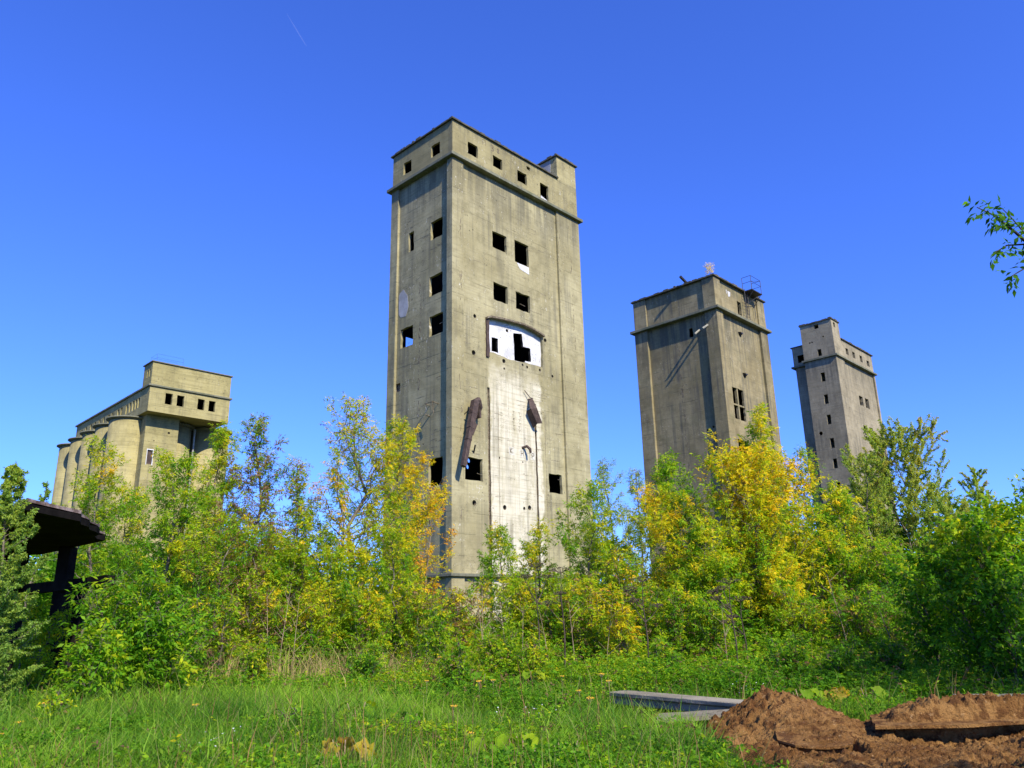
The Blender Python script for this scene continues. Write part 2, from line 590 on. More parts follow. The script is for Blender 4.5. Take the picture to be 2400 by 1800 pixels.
def tower_main():
    W, D, ZB, ZR = 13.38, 6.66, 31.5, 34.45
    p = 0.18
    T = empty('concrete_tower', (-3.70, 45.85, 0), math.radians(46.22))
    tag(T, 'tallest and nearest abandoned concrete silo tower with white plastered recess and rusty chute', 'tower')
    mats = [M['concrete1'], M['innershade'], M['slot'], M['white']]
    R = lambda poly, mi=0, sd=0, amp=0.03: (*R_cut(ragged(poly, amp, sd) if amp else poly, p - 0.3, p + 0.6), mi)
    Lf = lambda poly, mi=0, sd=0, amp=0.03: (*L_cut(ragged(poly, amp, sd) if amp else poly, p - 0.3, p + 0.6), mi)
    cuts = []
    for k, q in enumerate([[3.88, 5.28, 26.15, 27.4], [6.12, 7.56, 25.78, 27.5], [3.92, 5.29, 22.25, 23.55], [6.11, 7.56, 22.2, 23.5],
                           [1.24, 2.72, 9.68, 11.08], [8.97, 10.32, 9.59, 10.92]]):
        cuts.append(R(rect(*q), 0, k))
    rec = [(3.4, 18.35), (3.85, 18.42), (5.46, 18.26), (7.07, 18.4), (8.17, 18.42), (8.72, 18.42), (8.8, 19.5), (8.72, 20.78), (7.9, 20.98), (6.7, 21.1), (5.3, 21.03), (4.3, 20.93), (3.4, 20.76)]
    cuts.append(R(rec, 0, 31, 0.025))
    for x, z, r in [(2.15, 20.55, .14), (2.02, 17.98, .17), (4.79, 18.03, .15), (6.62, 18.16, .09), (7.09, 18.1, .1), (8.4, 18.16, .11), (9.72, 17.99, .11), (9.08, 20.55, .15),
                    (1.99, 8.3, .17), (4.63, 8.23, .16), (6.43, 8.32, .11), (6.95, 8.4, .16), (9.77, 8.26, .13), (4.22, 11.37, .07), (6.41, 11.36, .06), (4.82, 17.5, .08)]:
        cuts.append(R(rnd_poly(x, z, r), 2, int(x * 100), 0.012))
    # slots left by vanished gallery posts, cut part-way into the wall
    for x0, x1, z1, sd in ((3.22, 3.43, 15.9, 5), (7.68, 7.86, 15.6, 6)):
        cuts.append((*R_cut(ragged(rect(x0, x1, 0.2, z1), 0.025, sd, 0.5), p - 0.3, p + 0.12), 2))
    # left face
    for k, q in enumerate([[1.17, 2.4, 26.15, 27.48], [4.2, 4.77, 26.1, 27.57], [1.14, 2.48, 22.05, 23.45], [1.08, 2.44, 19.2, 20.6], [4.15, 5.48, 19.16, 20.54], [1.05, 2.38, 9.35, 11.08]]):
        cuts.append(Lf(rect(*q), 0, 50 + k))
    cuts.append((*L_cut(ragged(rect(5.4, 5.94, 16.16, 16.74), 0.05, 77), p - 0.2, p + 0.15), 2))
    # windows of the far side through which the sky shows
    yb = D - p
    for q in ([1.27, 2.6, 19.2, 20.6],):
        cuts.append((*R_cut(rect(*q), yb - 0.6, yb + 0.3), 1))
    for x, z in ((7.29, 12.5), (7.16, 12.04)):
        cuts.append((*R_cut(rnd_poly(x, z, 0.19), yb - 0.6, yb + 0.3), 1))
    wall = wall_part('wall', hollow(p, p, 0, W - p, D - p, ZB, 0.2), cuts, mats, T)
    # top storey
    q = 0.05
    cuts = []
    for k, w in enumerate([[1.47, 2.42, 32.42, 33.38], [3.92, 4.87, 32.52, 33.4], [6.47, 7.46, 32.37, 33.3], [8.97, 9.88, 31.95, 33.27], [7.5, 7.88, 33.8, 34.07]]):
        cuts.append((*R_cut(ragged(rect(*w), 0.035, 80 + k), q - 0.2, q + 0.6), 0))
    for k, w in enumerate([[1.34, 2.28, 32.43, 33.35], [4.47, 5.37, 32.43, 33.38]]):
        cuts.append((*L_cut(ragged(rect(*w), 0.035, 90 + k), q - 0.2, q + 0.6), 0))
    wall_part('top_storey', hollow(q, q, ZB + 0.24, W - q, D - q, ZR, 0.17), cuts, [M['concrete1top'], M['innershade'], M['slot']], T)
    # pilasters at the corners
    for poly in ([(0, 0), (1.02, 0), (1.02, p + .03), (p + .03, p + .03), (p + .03, .56), (0, .56)],
                 [(10.72, 0), (W, 0), (W, .7), (W - p - .03, .7), (W - p - .03, p + .03), (10.72, p + .03)],
                 [(0, 5.86), (p + .03, 5.86), (p + .03, D - p - .03), (1.0, D - p - .03), (1.0, D), (0, D)],
                 [(W, D), (12.3, D), (12.3, D - p - .03), (W - p - .03, D - p - .03), (W - p - .03, 5.9), (W, 5.9)]):
        m = MB()
        m.prism([(x, y, 0) for x, y in poly], [(x, y, ZB) for x, y in poly])
        m.build('pilaster', M['concrete1'], T, bevel=0.02)
    m = MB()
    m.box((-0.27, -0.27, ZB), (W + .27, D + .27, ZB + .24))
    m.build('cornice', M['ledge'], T, bevel=0.025)
    m = MB()
    m.box((-0.1, -0.1, ZR), (11.03, D + .1, ZR + .1))
    felt_edge(m, -0.1, 11.0, -0.1, D, ZR + .1, 4)
    m.build('roof', M['tar'], T)
    # hut on the roof
    m = MB()
    m.box((11.04, q, ZR), (W - q, 2.11, 36.5))
    h = m.build('roof_hut', M['concrete1top'], T)
    m = MB()
    m.box((10.9, -0.1, 36.5), (W + .1, 2.25, 36.6))
    felt_edge(m, 10.9, W, -0.1, 2.2, 36.6, 8)
    m.build('hut_roof', M['tar'], h)
    m = MB()
    pl = [(0.75, 34.75), (0.65, 36.42), (2.05, 36.42), (2.05, 35.2)]
    m.prism([(11.04, y, z) for y, z in pl], [(11.025, y, z) for y, z in pl])
    m.build('white_patch', M['greyplaster'], h)
    # plinth ledge
    m = MB()
    m.box((-0.16, -0.16, 3.9), (W + .16, D + .16, 4.08))
    m.build('plinth_ledge', M['ledge'], T, bevel=0.02)
    # white plaster at the back of the recess, with two broken openings
    m = MB()
    m.box((3.3, p + .202, 18.1), (8.95, p + .4, 21.3))
    cuts = [(*R_cut(ragged([(3.86, 18.57), (4.48, 18.59), (4.46, 19.6), (3.86, 19.57)], 0.02, 3), 0, 1), 1),
            (*R_cut(ragged([(6.05, 18.43), (7.03, 18.43), (7.13, 18.62), (7.72, 18.65), (7.67, 19.65), (6.95, 19.64), (6.82, 20.53), (5.98, 20.4)], 0.03, 4, 0.2), 0, 1), 1),
            (*R_cut(rnd_poly(5.36, 20.4, 0.12), 0, 1), 2)]
    wall_part('white_panel', m, cuts, [M['white'], M['innershade'], M['rust']], T)
    m = MB()   # scarred lintel and jamb around the recess
    up = [(3.1, 20.72), (3.4, 20.86), (4.3, 21.0), (5.3, 21.08), (6.7, 21.16), (7.9, 21.04), (8.8, 20.82)]
    lo = [(x, z - 0.13) for x, z in up]
    for i in range(len(up) - 1):
        loop = [lo[i], lo[i + 1], up[i + 1], up[i]]
        m.prism([(x, p + 0.05, z) for x, z in loop], [(x, p - 0.24, z) for x, z in loop])
    m.build('lintel', M['slot'], T)
    m = MB()
    jp = ragged(rect(3.12, 3.39, 17.95, 20.7), 0.03, 8, 0.25)
    m.prism([(x, p + .05, z) for x, z in jp], [(x, p - .1, z) for x, z in jp])
    m.build('jamb', M['rust'], T)
    m = MB()   # white paint spilled under two windows
    for poly, y in (([(8.98, 31.78), (9.9, 31.78), (10.1, 31.86), (9.85, 31.95), (9.6, 32.05), (9.0, 32.2)], q),
                    ([(6.6, 25.35), (7.56, 25.2), (7.56, 25.76), (6.3, 25.76)], p)):
        m = MB()
        m.prism([(x, y, z) for x, z in poly], [(x, y - .012, z) for x, z in poly])
        m.build('white_patch', M['white'], T)
    sc = [(5.63, 23.3), (5.24, 23.45), (4.8, 22.87), (4.67, 22.04), (4.93, 21.39), (5.5, 21.45), (5.72, 21.7), (5.76, 23.1)]
    m = MB()
    m.prism([(p, y, z) for y, z in sc], [(p - .012, y, z) for y, z in sc])
    m.build('render_patch', M['greyplaster'], T)
    # rusty chute hanging off the wall: elbow, leaning square duct with flanges, torn flap
    T2 = empty('chute_root', (0, 0, 0))
    bpy.data.objects.remove(T2)
    A, B = Vector((1.62, -0.35, 14.55)), Vector((0.22, -0.78, 10.2))
    ax = (B - A).normalized()
    sd = ax.cross(Vector((0, -1, 0))).normalized()
    fr = sd.cross(ax).normalized()

    def duct_sec(t, w, d):
        c = A + (B - A) * t
        return [c + sd * w + fr * d, c - sd * w + fr * d, c - sd * w - fr * d, c + sd * w - fr * d]
    m = MB()
    m.prism(duct_sec(0, .21, .17), duct_sec(.42, .19, .17))
    m.prism(duct_sec(.421, .165, .15), duct_sec(.60, .155, .14))
    m.prism(duct_sec(.601, .155, .14), duct_sec(1, .14, .13))
    ch = m.build('chute', M['rust'], T)
    for t in (.2, .42, .6):
        m = MB()
        m.prism(duct_sec(t - .008, .24 - .1 * t, .2 - .07 * t), duct_sec(t + .008, .24 - .1 * t, .2 - .07 * t))
        m.build('flange', M['rust'], ch)
    m = MB()
    m.tube([A + Vector((0.0, .05, -.1)), A + Vector((.28, .1, .1)), A + Vector((.52, .25, -.25)), A + Vector((.55, .5, -.75))], [.2, .27, .27, .2], 8)
    m.box((2.1, -0.25, 13.6), (2.24, 0.17, 14.3))
    m.build('elbow', M['rust'], ch)
    m = MB()
    fl = [(1.35, 13.2), (1.72, 13.05), (1.35, 12.3), (1.15, 12.5)]
    m.prism([(x, -.42, z) for x, z in fl], [(x, -.45, z) for x, z in fl])
    m.build('torn_flap', M['rust'], ch)
    m = MB()
    m.tube([(0.95, -.5, 13.95), (1.3, -.45, 13.9), (1.75, .2, 14.0)], .035, 5)
    m.tube([(1.0, -.5, 13.9), (1.05, .2, 13.6)], .03, 5)
    m.build('bracket', M['rust'], ch)
    # bent angle section hanging on the right
    m = MB()
    a, b, c, e = Vector((7.2, .1, 15.85)), Vector((6.95, -.45, 15.0)), Vector((7.45, -.35, 14.05)), Vector((0.27, -.05, .05))
    m.prism([a - e * .5, a + e * .8, a + e * .8 + Vector((0, .05, 0)), a - e * .5 + Vector((0, .05, 0))], [b - e, b + e, b + e + Vector((0, .06, 0)), b - e + Vector((0, .06, 0))])
    m.prism([b - e, b + e, b + e + Vector((0, .06, 0)), b - e + Vector((0, .06, 0))], [c - e * .3, c + e * 1.3, c + e * 1.3 + Vector((0, .06, 0)), c - e * .3 + Vector((0, .06, 0))])
    m.prism([b - e, b - e * .9, b - e * .9 + Vector((0, .4, -.1)), b - e + Vector((0, .4, -.1))], [c - e * .3, c - e * .2, c - e * .2 + Vector((0, .4, -.25)), c - e * .3 + Vector((0, .4, -.25))])
    m.tube([(6.62, .05, 16.3), (7.05, -.05, 15.85), (7.6, .2, 15.95)], .03, 5)
    m.build('hanging_steel', M['rust'], T)
    m = MB()
    m.tube([(6.4, .2, 12.32), (6.55, -.1, 12.4), (6.68, -.25, 12.2), (6.7, -.28, 11.95)], [.09, .1, .1, .08], 7)
    m.build('pipe_stub', M['rust'], T)
    m = MB()
    m.tube([(1.75, -.2, 11.8), (1.98, .2, 11.4)], .05, 6)
    m.build('steel_rod', M['darksteel'], T)
    m = MB()
    m.tube([(.2, 2.3, 14.55), (-.25, 2.28, 14.58), (-.25, 1.55, 14.58), (-.2, 1.52, 13.8)], .03, 5)
    m.tube([(.2, 1.5, 14.5), (-.25, 1.55, 14.58)], .03, 5)
    m.tube([(.2, 2.32, 13.85), (-.2, 2.3, 13.9)], .045, 5)
    m.build('rebar_loop', M['slot'], T)
    # writing
    ln = glyph('П', 2.92, 33.78, .46)
    strokes('painted_mark', ln, 'R', q, .03, M['slot'], wall)
    strokes('painted_mark', glyph('3', 3.76, 33.72, .42), 'R', q, .07, M['slot'], wall)
    strokes('painted_mark', glyph('8', 4.36, 33.78, .38), 'R', q, .07, M['slot'], wall)
    for g, x, z in (('К', 5.22, 11.82), ('Н', 6.25, 11.76), ('Р', 7.3, 11.72)):
        pt = ragged(rect(x - .12, x + .38, z - .1, z + .45), .05, int(x * 10), .15)
        m = MB()
        m.prism([(a_, p, b_) for a_, b_ in pt], [(a_, p - .008, b_) for a_, b_ in pt])
        pm = m.build('painted_patch', M['palepaint'], T)
        strokes('letter', glyph(g, x, z, .34), 'R', p - .008, .05, M['slot'], pm)
    ln = glyph('L', 2.2, 9.05, .4) + glyph('Р', 2.42, 9.0, .42)
    r = random.Random(5)
    for k in range(14):
        x, z = r.uniform(1.6, 2.75), r.uniform(8.45, 9.1)
        ln.append([(x, z), (x + r.uniform(-.09, .12), z + r.uniform(-.1, .1))])
    strokes('chalk_scrawl', ln, 'R', p, .022, M['palepaint'], wall)
    ln = []
    for c0 in range(2):
        for k in range(6):
            x, z = 5.5 + c0 * .6 + r.uniform(-.05, .05), 14.7 - k * .24
            ln += [[(x, z), (x + .22, z - .02)], [(x + .1, z), (x + .12, z - .17)]]
    strokes('chipped_writing', ln, 'R', p, .022, M['slot'], wall)
    # chipped seams on the left face
    ln = []
    for k in range(90):
        z = r.uniform(5, 23.5)
        y = 3.45 + r.uniform(-.1, .1)
        ln.append([(y, z), (y + r.uniform(-.06, .06), z - r.uniform(.05, .3))])
    strokes('chipped_seam', ln, 'L', p, .05, M['slot'], wall)
    ln = []
    for k in range(46):
        y, z = r.uniform(.8, 5.6), r.uniform(6, 30)
        L = r.uniform(.15, .8)
        ln.append([(y, z), (y + L * .5, z + r.uniform(-.04, .04)), (y + L, z + r.uniform(-.05, .05))])
    strokes('lift_crack', ln, 'L', p, .028, M['slot'], wall)
    ln = []
    for k in range(70):
        y, z = r.uniform(1.1, 10.2), r.uniform(6, 30.5)
        if 3 < y < 9 and 17.5 < z < 21.5: continue
        L = r.uniform(.15, .9)
        ln.append([(y, z), (y + L * .5, z + r.uniform(-.04, .04)), (y + L, z + r.uniform(-.05, .05))])
    strokes('lift_crack', ln, 'R', p, .022, M['slot'], wall)
    for x0, y0, sd_ in ((10.85, 0, 3), (12.2, 0, 4), (.75, 0, 5)):
        ln = []
        for k in range(34):
            z = r.uniform(6, 31)
            x = x0 + r.uniform(-.12, .12)
            ln.append([(x, z), (x + r.uniform(-.03, .03), z - r.uniform(.1, .5))])
        strokes('chipped_edge', ln, 'R', y0, .035, M['slot'], wall)
    for x0 in (4.17, 8.72):
        ln = [[(x0 + .02 * math.sin(k * 1.7), 14.8 - k * .8), (x0 + .02 * math.sin((k + 1) * 1.7), 14.8 - (k + 1) * .8)] for k in range(14)]
        strokes('lift_crack', ln, 'R', p, .03, M['slot'], wall)


def tower_second():
    W, D, ZB, ZR = 10.45, 9.90, 30.2, 33.75
    p = 0.28
    T = empty('concrete_tower', (20.28, 71.17, 0), math.radians(45.55))
    tag(T, 'streaked grey concrete tower of middle height with a ladder and railing on its flat roof', 'tower')
    mats = [M['concrete2'], M['innershade'], M['slot']]
    cuts = [(*R_cut(ragged(rect(1.95, 4.12, 19.45, 22.62), .04, 1), p - .3, p + .6), 0), (*R_cut(ragged(rect(2.0, 4.08, 14.5, 17.4), .05, 2), p - .3, p + .6), 0),
            (*L_cut(ragged(rect(3.0, 3.5, 28.15, 29.1), .04, 3), p - .3, p + .6), 2)]
    for y, z in ((1.75, 18.6), (2.4, 18.4)): cuts.append((*L_cut(rnd_poly(y, z, .12), p - .3, p + .3), 2))
    wall = wall_part('wall', hollow(p, p, 0, W - p, D - p, ZB, .2), cuts, mats, T)
    q = .06
    cuts = [(*R_cut(ragged(rect(4.75, 5.55, 30.92, 32.42), .03, 5), q - .2, q + .6), 0)]
    wall_part('top_storey', hollow(q + .15, q + .15, ZB + .28, W - q - .15, D - q - .15, ZR, .3), cuts, mats, T)
    for poly in ([(0, 0), (1.2, 0), (1.2, p + .03), (p + .03, p + .03), (p + .03, 1.37), (0, 1.37)],
                 [(8.92, 0), (W, 0), (W, 1.2), (W - p - .03, 1.2), (W - p - .03, p + .03), (8.92, p + .03)],
                 [(0, 8.32), (p + .03, 8.32), (p + .03, D - p - .03), (1.2, D - p - .03), (1.2, D), (0, D)]):
        for z0, z1, s in ((0, ZB, 0), (ZB + .28, ZR, .03)):
            c = (W / 2, D / 2)
            m = MB()
            pl = [(x + (s if x < c[0] else -s), y + (s if y < c[1] else -s)) for x, y in poly]
            m.prism([(x, y, z0) for x, y in pl], [(x, y, z1) for x, y in pl])
            m.build('pilaster', M['concrete2'], T, bevel=0.03)
    m = MB()
    m.box((-.35, -.35, ZB), (W + .35, D + .35, ZB + .28))
    m.build('cornice', M['ledge'], T, bevel=.03)
    m = MB()
    m.box((-.14, -.14, ZR), (W + .14, D + .14, ZR + .13))
    felt_edge(m, -.14, W, -.14, D, ZR + .13, 12)
    m.build('roof', M['tar'], T)
    m = MB()   # window bars of the tall opening
    m.box((2.9, p + .05, 19.4), (3.1, p + .3, 22.65))
    m.box((1.9, p + .06, 20.85), (2.9, p + .29, 21.0))
    m.box((3.1, p + .06, 20.85), (4.15, p + .29, 21.0))
    m.build('window_frame', M['concrete2'], T)
    for y, z, L, mt in ((2.2, 28.75, 1.0, M['zinc']), (1.15, 29.0, 1.25, M['zinc'])):
        m = MB()
        m.tube([(p + .1, y, z), (p - L, y + .06, z - .8)], .11, 8)
        m.build('drain_pipe', mt, T, smooth=False)
    m = MB()
    m.box((-.1, -.02, 33.2), (2.2, .06, 33.3))
    for pl in ([(2.95, 33.0), (3.5, 33.0), (3.4, 32.5), (3.0, 32.4)], [(2.65, 33.05), (2.78, 33.1), (2.75, 32.6), (2.66, 32.7)]):
        m = MB()
        m.prism([(x, q + .15, z) for x, z in pl], [(x, q + .135, z) for x, z in pl])
        m.build('white_patch', M['white'], T)
    # hooks
    for x, z in ((4.4, 28.75), (4.4, 24.35)):
        m = MB()
        m.prism([(x, p, z + .2), (x + .7, p, z + .15), (x + .3, p, z - .3)], [(x, p - .3, z + .1), (x + .6, p - .3, z + .1), (x + .3, p - .3, z - .1)])
        m.build('steel_bracket', M['darksteel'], T)
    # roof beam poking over the edge
    m = MB()
    m.tube([(.8, 3.2, ZR + .1), (-.7, 3.3, ZR + .75)], .16, 6)
    m.build('roof_spout', M['darksteel'], T)
    # ladder, platform and guard rail
    lad = empty('ladder_root')
    bpy.data.objects.remove(lad)
    m = MB()
    for x in (5.75, 6.35): m.tube([(x, -.25, 30.6), (x, -.25, 33.9)], .035, 5)
    for k in range(9): m.tube([(5.75, -.25, 30.8 + k * .36), (6.35, -.25, 30.8 + k * .36)], .02, 4)
    m.build('ladder', M['darksteel'], T)
    m = MB()
    m.box((6.1, -.95, 33.72), (8.3, .2, 33.82))
    pf = m.build('platform', M['darksteel'], T)
    m = MB()
    for x in (6.15, 8.25):
        m.tube([(x, -.9, 33.8), (x, -.9, 35.35)], .03, 5)
    m.tube([(8.25, .1, 33.8), (8.25, .1, 35.35)], .03, 5)
    m.tube([(6.15, .1, 33.8), (6.15, .1, 35.35)], .03, 5)
    for z in (35.35, 34.7):
        m.tube([(6.15, .1, z), (6.15, -.9, z), (8.25, -.9, z), (8.25, .1, z)], .025, 5)
    m.tube([(6.15, -.9, 34.7), (8.25, -.9, 35.3)], .02, 4)
    m.build('railing', M['darksteel'], pf)
    m = MB()
    for x in (6.4, 8.1):
        m.tube([(x, -.9, 33.72), (x, .1, 32.5)], .04, 5)
        m.tube([(x, -.03, 33.7), (x, -.03, 31.2)], .03, 5)
    m.tube([(6.4, -.1, 32.5), (8.1, -.9, 33.7)], .03, 5)
    m.build('brace', M['darksteel'], pf)
    r = random.Random(9)
    ln = []
    for k in range(70):
        z, y = r.uniform(14, 29), 4.85 + r.uniform(-.12, .12)
        ln.append([(y, z), (y + r.uniform(-.08, .08), z - r.uniform(.1, .4))])
    strokes('chipped_seam', ln, 'L', p, .05, M['slot'], wall)


def tower_third():
    T = empty('concrete_tower', (40.24, 91.55, 0), math.radians(45.75))
    tag(T, 'farthest slender concrete tower with a raised stair turret and a column of small windows', 'tower')
    mats = [M['concrete3'], M['innershade'], M['slot']]
    ZB, ZR, ZT = 31.8, 34.55, 36.65
    # main block
    W, D, X0, p = 12.76, 6.1, 1.5, .2
    cuts = []
    for x0, x1, z0, z1 in [(6.25, 7.5, 26.55, 27.85), (8.25, 9.5, 26.55, 27.87), (6.25, 7.4, 22.7, 23.93), (8.2, 9.45, 22.8, 23.98), (6.3, 7.5, 18.8, 20.2), (8.2, 9.6, 18.0, 20.2)]:
        cuts.append((*R_cut(ragged(rect(x0, x1, z0, z1), .04, int(x0 * 10)), p - .2, p + .6), 0))
    cuts.append((*L_cut(rect(4.4, 5.6, 32.4, 33.4), X0 - .2, X0 + .6), 1))
    wall_part('wall', hollow(X0, p, 0, W - p, D - p, ZB, .35), cuts, mats, T)
    cuts = []
    for x0, x1, z0, z1 in [(3.75, 4.6, 32.82, 33.68), (5.9, 6.75, 32.85, 33.68), (8.3, 9.2, 32.85, 33.74), (10.6, 11.55, 32.75, 33.54)]:
        cuts.append((*R_cut(ragged(rect(x0, x1, z0, z1), .03, int(x0 * 10)), -.2, .6), 0))
    cuts.append((*L_cut(rect(4.5, 5.4, 32.4, 33.4), X0 - .4, X0 + .6), 1))
    wall_part('top_storey', hollow(X0 - .1, .06, ZB + .22, W - .06, D - .06, ZR, .3), cuts, mats, T)
    for x0, x1 in ((2.36, 2.62), (12.3, W)):
        m = MB()
        m.box((x0, 0, 0), (x1, p + .03, ZB))
        m.build('pilaster', M['concrete3'], T)
    # stair turret
    cuts = []
    for z0, z1 in [(32.2, 33.1), (28.85, 30.0), (25.95, 27.15), (23.37, 24.57), (20.4, 21.62), (17.9, 19.07), (15.0, 16.2)]:
        cuts.append((*L_cut(ragged(rect(1.68, 2.18, z0, z1), .02, int(z0)), -.2, .5), 0))
    cuts.append((*L_cut(ragged(rect(1.62, 2.2, 35.85, 36.4), .02, 1), -.2, .5), 0))
    cuts.append((*R_cut(ragged(rect(.6, 1.2, 35.75, 36.4), .02, 2), -.2, .5), 0))
    cuts.append((*L_cut(rnd_poly(3.17, 22.42, .24), -.2, .5), 2))
    for y, z in ((1.2, 34.6), (2.7, 34.2), (3.0, 34.2)): cuts.append((*L_cut(rnd_poly(y, z, .1), -.2, .3), 2))
    wall_part('stair_turret', hollow(0, -.02, 0, 2.34, 4.01, ZT, .3), cuts, mats, T)
    m = MB()
    m.box((-.12, -.14, ZT), (2.44, 4.13, ZT + .14))
    felt_edge(m, -.12, 2.4, -.14, 4.1, ZT + .14, 5)
    m.build('turret_roof', M['tar'], T)
    m = MB()
    m.box((2.46, -.12, ZR), (W + .12, D + .12, ZR + .12))
    felt_edge(m, 2.46, W, -.12, D, ZR + .12, 6)
    m.box((X0 - .2, 4.2, ZR + .003), (2.455, D + .1, ZR + .117))
    m.build('roof', M['tar'], T)
    m = MB()
    m.box((-.26, -.28, ZB), (2.5, 4.25, ZB + .215))
    m.box((X0 - .3, 4.253, ZB), (2.497, D + .25, ZB + .212))
    m.box((2.503, -.27, ZB), (W + .26, D + .26, ZB + .21))
    m.build('cornice', M['ledge'], T)


def silo_building():
    T = empty('silo_building', (-36.8, 75.51, 0), math.radians(44.76))
    tag(T, 'old concrete elevator with rows of round silos under a windowed gallery', 'building')
    mats = [M['concrete4'], M['innershade'], M['slot']]
    W, YL = 8.47, 23.4
    # head house and long gallery
    cuts = []
    for k, (x0, x1) in enumerate([(1.6, 2.32), (2.8, 3.54), (4.97, 5.7), (6.17, 6.89)]):
        cuts.append((*R_cut(ragged(rect(x0, x1, 23.22, 24.38), .02, k), -.2, .5), 0))
    for y in (2.55, 3.3, 4.1, 5.0, 6.0, 7.6, 8.6, 10.4, 11.6, 13.2, 14.6, 16.2, 17.6, 19.4, 21.0):
        cuts.append((*L_cut(rect(y, y + .5, 23.1, 24.15), -.2, .5), 0))
    wall_part('gallery', hollow(0, 0, 22.25, W, YL, 24.85, .3), cuts, mats, T)
    m = MB()
    m.box((-.18, -.18, 24.85), (W + .18, YL + .18, 25.05))
    m.build('gallery_roof', M['ledge'], T, bevel=.03)
    cuts = [(*L_cut(rect(.55, .85, 26.0, 26.85), -.2, .5), 0), (*L_cut(rect(1.15, 1.45, 26.0, 26.85), -.2, .5), 0)]
    wall_part('head_house', hollow(.04, .04, 25.05, W - .04, 2.4, 27.45, .25), cuts, mats, T)
    m = MB()
    m.box((-.1, -.1, 27.45), (W + .1, 2.52, 27.58))
    m.build('head_house_roof', M['ledge'], T, bevel=.02)
    m = MB()
    for x, y in ((.5, .4), (.5, 2.1), (3.2, .4), (3.2, 2.1)): m.tube([(x, y, 27.5), (x, y, 28.5)], .012, 4)
    for z in (28.1, 28.5): m.tube([(3.2, .4, z), (.5, .4, z), (.5, 2.1, z), (3.2, 2.1, z)], .010, 4)
    m.build('roof_railing', M['darksteel'], T)
    # silos
    for i in range(5):
        for j in range(3):
            x, y = .12 + j * 4.25, 4.8 + i * 4.25
            m = MB()
            n = 40
            m.prism([(x + 2.04 * math.cos(2 * math.pi * k / n), y + 2.04 * math.sin(2 * math.pi * k / n), 0) for k in range(n)],
                    [(x + 2.04 * math.cos(2 * math.pi * k / n), y + 2.04 * math.sin(2 * math.pi * k / n), 21.85) for k in range(n)])
            s = m.build('silo', M['concrete4'], T)
            for f in s.data.polygons: f.use_smooth = len(f.vertices) == 4
            m = MB()
            m.prism([(x + 2.0 * math.cos(2 * math.pi * k / n), y + 2.0 * math.sin(2 * math.pi * k / n), 21.86) for k in range(n)],
                    [(x + 2.36 * math.cos(2 * math.pi * k / n), y + 2.36 * math.sin(2 * math.pi * k / n), 22.02) for k in range(n)])
            m.prism([(x + 2.36 * math.cos(2 * math.pi * k / n), y + 2.36 * math.sin(2 * math.pi * k / n), 22.021) for k in range(n)],
                    [(x + 2.34 * math.cos(2 * math.pi * k / n), y + 2.34 * math.sin(2 * math.pi * k / n), 22.12) for k in range(n)])
            m.build('silo_cap', M['ledge'], s)
    # stair shaft under the head house
    cuts = [(*R_cut(rect(.98, 1.5, 17.15, 18.6), 1.2, 1.85), 1)]
    for x, z, r in ((2.9, 20.6, .13), (1.5, 19.6, .06), (3.0, 18.0, .11)): cuts.append((*R_cut(rnd_poly(x, z, r), 1.2, 1.7), 2))
    m = MB()
    m.box((.52, 1.5, 0), (3.86, 4.0, 22.24))
    wall_part('stair_shaft', m, cuts, mats, T)
    m = MB()
    for a, b in (((.9, 1.47, 17.05), (.98, 1.62, 18.7)), ((1.5, 1.47, 17.05), (1.58, 1.62, 18.7)), ((.98, 1.47, 18.6), (1.5, 1.62, 18.7))): m.box(a, b)
    fr = m.build('door_frame', M['white'], T)
    m = MB()
    m.box((.98, 1.63, 17.15), (1.5, 1.7, 18.6))
    m.build('door', M['rust'], fr)
    m = MB()
    m.box((3.0, 1.8, 15), (3.2, 1.9, 15.1))
    m = MB()
    m.tube([(6.3, 3.3, 0), (6.3, 3.3, 21.8)], .1, 8)
    m.build('down_pipe', M['zinc'], T)


tower_main()
tower_second()
tower_third()
silo_building()
# ---VEG---
# ---------------------------------------------------------------- plants
K = 2400 / 2212.0     # the photograph was measured on a 2212 pixel wide copy


def norm(a):
    return a / np.maximum(np.linalg.norm(a, axis=-1, keepdims=True), 1e-9)


STOPS = np.array([0, .3, .5, .68, .84, 1.0])
RAMP = np.array([(.045, .140, .010), (.135, .325, .014), (.37, .475, .016), (.70, .56, .018), (.76, .44, .022), (.55, .19, .04)])
RAMP_COOL = np.array([(.095, .19, .035), (.23, .37, .065), (.36, .46, .07), (.38, .38, .07), (.48, .35, .07), (.42, .20, .06)])


def ramp(t, cool=False):
    R = RAMP_COOL if cool else RAMP
    t = np.clip(t, 0, 1)
    return np.stack([np.interp(t, STOPS, R[:, i]) for i in range(3)], -1)


def leaf_quads(P, D, L, Wd, rng, droop=0.3, flat=0.6):
    """one folded diamond shaped leaf per row: base P, direction D, length L"""
    n = len(P)
    D = norm(D + np.array([0, 0, -1.0]) * droop)
    nr = norm(rng.normal(size=(n, 3)) * (1 - flat) + np.array([0, 0, 1.0]) * flat)
    S = norm(np.cross(D, nr))
    N = np.cross(S, D)
    L = np.broadcast_to(np.asarray(L, float).reshape(-1, 1) if np.ndim(L) else np.full((n, 1), L), (n, 1))
    Wd = np.broadcast_to(np.asarray(Wd, float).reshape(-1, 1) if np.ndim(Wd) else np.full((n, 1), Wd), (n, 1))
    mid = P + D * L * 0.42 + N * Wd * 0.22
    V = np.stack([P, mid + S * Wd * 0.5, P + D * L - N * Wd * 0.12, mid - S * Wd * 0.5], 1)
    return V.reshape(-1, 3)


